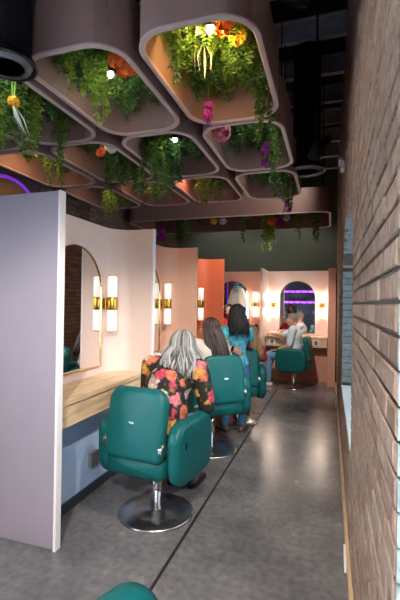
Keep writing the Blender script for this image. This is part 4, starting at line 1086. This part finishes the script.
# --- grey haired woman in the nearest chair
def rot2(v, a): return Vector((v[0]*math.cos(a)-v[1]*math.sin(a), v[0]*math.sin(a)+v[1]*math.cos(a), 0))
def seated(center, ang, seat=.53, lean=(0, 0), s=1., kneedx=.10, foot=.50, shw=.20):
    """default seated joints for someone facing ang (0 = +y, + = left)"""
    f = rot2((0, 1), ang); r = rot2((1, 0), ang); C = Vector((*center, 0)); z = Vector((0, 0, 1)); ln = Vector((*lean, 0))
    P = lambda x, y, h: C+r*x+f*y+z*h
    pel = P(0, -.05, seat+.09)
    d = dict(side=r, pelvis=pel, waist=P(0, -.045, seat+.24)+ln*.25, chest=P(0, -.035, seat+.43)+ln*.65, neck=P(0, -.01, seat+.605)+ln,
             head=P(0, .03, seat+.735)+ln*1.15, hf=f,
             sh=[P(-shw, -.02, seat+.55)+ln*.95, P(shw, -.02, seat+.55)+ln*.95],
             hip=[P(-.095, 0, seat+.075), P(.095, 0, seat+.075)], kn=[P(-kneedx-.03, .42, seat+.055), P(kneedx+.03, .42, seat+.055)],
             an=[P(-kneedx, foot, .085), P(kneedx, foot, .085)], toe=[f-r*.2, f+r*.2], s=s)
    return d, P, f, r
d, P, f, r = seated((-1.195, 2.76), R(-2), .50, (.055, .17), .98, .10, .46, .20)
d['head'] = Vector((-1.105, 2.97, 1.185)); d['hf'] = rot2((0, 1), R(22))-Vector((0, 0, .12))
d['neck'] = Vector((-1.125, 2.915, 1.055))
d.update(bulk=1.26, wst=1.22, el=[P(-.21, .20, .79), P(.31, .16, .77)], wr=[P(-.10, .40, .72), P(.20, .38, .70)], hd=[f+r*.5, f-r*.5], pm=[(0, 0, -1)]*2, thumb=(-1, 1),
         sleeve=(1.55, 1.55), top='floral', bottom='denim_light', shoe='shoe_black', skin='skin', hair='hair_grey')
t, body, hc, Fm, s = person('grey haired person in a black floral blouse seated in the nearest full chair', (-1.18, 2.95, 0), d)
hair_long('hair', body, hc, Fm, s*1.06, 'hair_grey', 330, .225, 11, .017, (0, -.02, 0), .012, .0068, .035, 58, .035)

# --- brown haired woman in the second chair
d, P, f, r = seated((-1.21, 4.13), R(35), .555, (-.07, .05), .98, .09, .46, .18)
d['head'] = Vector((-1.262, 4.20, 1.252)); d['hf'] = rot2((0, 1), R(82)); d['neck'] = Vector((-1.245, 4.17, 1.115))
d.update(bulk=.95, el=[P(-.24, .08, .84), P(.25, .06, .84)], wr=[P(-.14, .28, .80), P(.10, .28, .80)], hd=[f+r*.4, f-r*.4], pm=[(0, 0, -1)]*2, thumb=(-1, 1),
         sleeve=(.8, .8), top='shirt_white', bottom='denim', shoe='shoe_black', skin='skin', hair='hair_brown')
t, body, hc, Fm, s = person('person with long straight brown hair in a pale top seated in the raised chair', (-1.23, 4.15, 0), d)
hair_long('hair', body, hc, Fm, s, 'hair_brown', 260, .36, 12, .004, (.10, -.04, 0), 0, .0068, .015, 62, .02)

# --- standing woman with black hair
O = Vector((-1.075, 4.76, 0)); a = R(14); f = rot2((0, 1), a); r = rot2((1, 0), a)
Q = lambda x, y, h: O+r*x+f*y+Vector((0, 0, h))
d = dict(side=r, s=.95, bulk=.82, head=Q(.0, .03, 1.405), hf=rot2((0, 1), R(35))-Vector((0, 0, .15)), neck=Q(-.005, 0, 1.265), chest=Q(-.01, 0, 1.10), waist=Q(-.01, 0, .95), pelvis=Q(0, 0, .83),
         sh=[Q(-.15, 0, 1.215), Q(.15, 0, 1.215)], el=[Q(-.155, -.165, 1.06), Q(.19, .12, 1.02)], wr=[Q(-.055, -.15, 1.01), Q(.08, .30, 1.03)], hd=[r+Vector((0, 0, -.45)), f+r*-.4], pm=[f, (0, 0, -1)], thumb=(1, 1), curl=(.25, .5),
         hip=[Q(-.085, 0, .80), Q(.085, 0, .80)], kn=[Q(-.105, .02, .44), Q(.095, .02, .44)], an=[Q(-.125, -.02, .085), Q(.08, .0, .085)], toe=[f-r*.9, f+r*.45],
         sleeve=(.42, .5), top='shirt_teal', bottom='denim', shoe='shoe_tan', skin='skin_tan', hair='hair_black')
t, body, hc, Fm, s = person('standing person with long black hair, turquoise tee and jeans, hand on the hip', tuple(O), d)
hair_long('hair', body, hc, Fm, s, 'hair_black', 260, .27, 13, .004, (.035, -.035, 0), 0, .0068, .012, 60, .025)
bm = bmesh.new(); wv = (Vector(d['wr'][0])-O); dv = (Vector(d['wr'][0])-Vector(d['el'][0])).normalized()
tube(bm, [wv-dv*.015, wv+dv*.012], .034, 16); obj('bracelet', bm, 'black', body, smooth=True)

# --- blonde client in the third chair, red floral top
d, P, f, r = seated((-1.10, 5.24), R(14), .52, (.04, .02), .95, .09, .46, .18)
d['head'] = P(.10, .0, 1.13); d['neck'] = P(.08, -.02, 1.01); d['hf'] = rot2((0, 1), R(30))
d['sh'] = [P(-.12, -.02, .95), P(.235, -.02, .95)]
d.update(bulk=.9, el=[P(-.33, .10, .80), P(.30, .08, .80)], wr=[P(-.16, .30, .76), P(.12, .30, .76)], hd=[f+r*.4, f-r*.4], pm=[(0, 0, -1)]*2, thumb=(-1, 1),
         sleeve=(.8, .8), top='shirt_red', bottom='denim', shoe='shoe_black', skin='skin', hair='hair_blond')
t, body, hc, Fm, s = person('seated person with dark blonde hair mostly hidden behind the standing one', (-1.10, 5.24, 0), d)
hair_long('hair', body, hc, Fm, s, 'hair_blond', 200, .33, 14, .010, (.03, -.04, 0), 0, .007, .02, 62, .03)

# --- person in red beyond the rust partition
O = Vector((-1.665, 6.72, 0)); a = R(200); f = rot2((0, 1), a); r = rot2((1, 0), a)
Q = lambda x, y, h: O+r*x+f*y+Vector((0, 0, h))
d = dict(side=r, s=.95, bulk=.9, head=Q(0, .03, 1.40), hf=rot2((0, 1), R(186)), neck=Q(0, 0, 1.28), chest=Q(0, 0, 1.12), waist=Q(0, 0, .97), pelvis=Q(0, 0, .84),
         sh=[Q(-.17, 0, 1.225), Q(.17, 0, 1.225)], el=[Q(-.22, -.02, .98), Q(.22, -.02, .98)], wr=[Q(-.17, .14, .80), Q(.17, .14, .80)], hd=[f-Vector((0, 0, .6))]*2, pm=[r, -r], thumb=(-1, 1),
         hip=[Q(-.085, 0, .80), Q(.085, 0, .80)], kn=[Q(-.09, .02, .44), Q(.09, .02, .44)], an=[Q(-.09, 0, .085), Q(.09, 0, .085)], toe=[f-r*.2, f+r*.2],
         sleeve=(.7, .7), top='shirt_red', bottom='denim', shoe='shoe_black', skin='skin', hair='hair_brown')
t, body, hc, Fm, s = person('person in a red top peeking out beyond the rust partition', tuple(O), d)
hair_long('hair', body, hc, Fm, s, 'hair_brown', 170, .10, 15, .005, (0, .02, 0), 0, .007, .0, 60, .01)

# --- man in the far chair, facing left
d, P, f, r = seated((-.66, 7.66), R(84), .53, (.02, -.03), 1.0, .10, .44, .20)
d['head'] = Vector((-.672, 7.66, 1.245)); d['hf'] = rot2((0, 1), R(96))-Vector((0, 0, .05)); d['neck'] = Vector((-.635, 7.665, 1.105))
d.update(bulk=1.12, wst=1.05, el=[Vector((-.70, 7.42, .78)), Vector((-.86, 7.91, .93))], wr=[Vector((-.92, 7.50, .70)), Vector((-1.075, 7.98, .955))],
         hd=[f+r*.3-Vector((0, 0, .3)), f+r*.3], pm=[(0, 0, -1)]*2, thumb=(-1, 1), sleeve=(.85, .85), top='shirt_lb', bottom='denim_light', shoe='shoe_white', skin='skin', hair='hair_short')
d['an'] = [P(-.10, .42, .085), P(.12, .54, .085)]
t, body, hc, Fm, s = person('man in a light blue shirt seated sideways at the far mirror', (-.66, 7.66, 0), d)
hair_short('hair', body, hc, Fm, s, 'hair_short', 16)
wv = Vector(d['wr'][0])-Vector((-.66, 7.66, 0)); dv = (Vector(d['wr'][0])-Vector(d['el'][0])).normalized()
bm = bmesh.new(); tube(bm, [wv-dv*.03, wv-dv*.005], .036, 16); obj('wristwatch', bm, 'black', body, smooth=True)
# ------------------------------------------------------------------ light
def area(name, loc, tgt, sx, sy, en, col):
    ld = bpy.data.lights.new(name, 'AREA'); ld.shape = 'RECTANGLE'; ld.size = sx; ld.size_y = sy; ld.energy = en; ld.color = col
    lo = bpy.data.objects.new(name, ld); COL.objects.link(lo); lo.location = loc
    d = Vector(tgt)-Vector(loc); lo.rotation_euler = d.to_track_quat('-Z', 'Y').to_euler(); return lo
DAY = (.72, .86, 1.)
for i, ((a, b), e) in enumerate(zip(WIN, (70, 110, 22))):
    area('window_daylight', (XW+.42, (a+b)/2, 1.55), (XW-1, (a+b)/2, 1.40), b-a-.1, 1.5, e, DAY)
for (a, b), e in zip(ADDED_WINL, (170, 260)):
    area('window_daylight', (XL-.34, (a+b)/2, 1.55), (XL+1, (a+b)/2+.2, 1.40), b-a-.1, 1.5, e, DAY)  # daylight through the added left windows
# added fill spotlights hung from the ceiling, invented to brighten the room
def fill_spot(label, loc, tgt, en, ang=70, col=(1, .90, .80)):
    t = thing('fill_spotlight', label, 'spotlight', loc, 0, 'added fill spotlights')
    bm = bmesh.new(); tube(bm, [(0, 0, ZC+.12-loc[2]), (0, 0, .06)], .008, 8); obj('stem', bm, 'black', t)
    d = (Vector(tgt)-Vector(loc)).normalized(); q = d.to_track_quat('-Z', 'Y').to_matrix().to_4x4()
    bm = bmesh.new(); lathe(bm, [(0, .09), (.045, .09), (.05, -.06), (.044, -.06), (.04, .0), (0, .0)], 24); bmesh.ops.transform(bm, matrix=q, verts=bm.verts); obj('fill_can', bm, 'black', t, smooth=True)
    ld = bpy.data.lights.new('fill_spot', 'SPOT'); ld.energy = en; ld.spot_size = R(ang); ld.spot_blend = .6; ld.color = col; ld.shadow_soft_size = .06
    lo = bpy.data.objects.new('fill_spot', ld); COL.objects.link(lo); lo.parent = t; lo.matrix_local = Matrix.Translation(d*.07) @ q
SP = [
 ('added fill spotlight over the aisle behind the camera', (-.14, -.9, 2.80), (-1.30, 1.35, .0), 620, 80),
 ('added fill spotlight beside the glowing yellow planter', (-.12, 1.55, 2.76), (-1.3, 2.7, .3), 150, 80),
 ('added fill spotlight between the second right planter and the brick wall', (-.12, 3.30, 2.76), (-1.3, 4.4, .5), 150, 80),
 ('added fill spotlight beyond the small round vent', (-.55, 5.15, 3.02), (-.8, 7.6, .8), 260, 60),
 ('added fill spotlight in front of the far planter', (-.10, 5.02, 3.5), (-1.5, 5.9, 2.95), 55, 110),
 ('added fill spotlight aimed at the rust red partition', (-.85, 5.12, 3.04), (-1.80, 6.0, 1.6), 120, 60),
 ('added fill spotlight behind the far planter on its right', (-.75, 7.35, 3.6), (-.75, 8.6, 2.0), 45, 100),
 ('added fill spotlight behind the far planter on its left', (-2.2, 7.35, 3.6), (-2.2, 8.6, 2.0), 45, 100),
]
for a in SP: fill_spot(*a)
w = bpy.data.worlds.new('World'); S.world = w; w.use_nodes = True
bg = w.node_tree.nodes['Background']; bg.inputs['Color'].default_value = (.62, .80, 1, 1); bg.inputs['Strength'].default_value = 1.2
S.view_settings.view_transform = 'Standard'; S.view_settings.look = 'None'; S.view_settings.exposure = 0; S.view_settings.gamma = 1; S.view_settings.use_curve_mapping = False
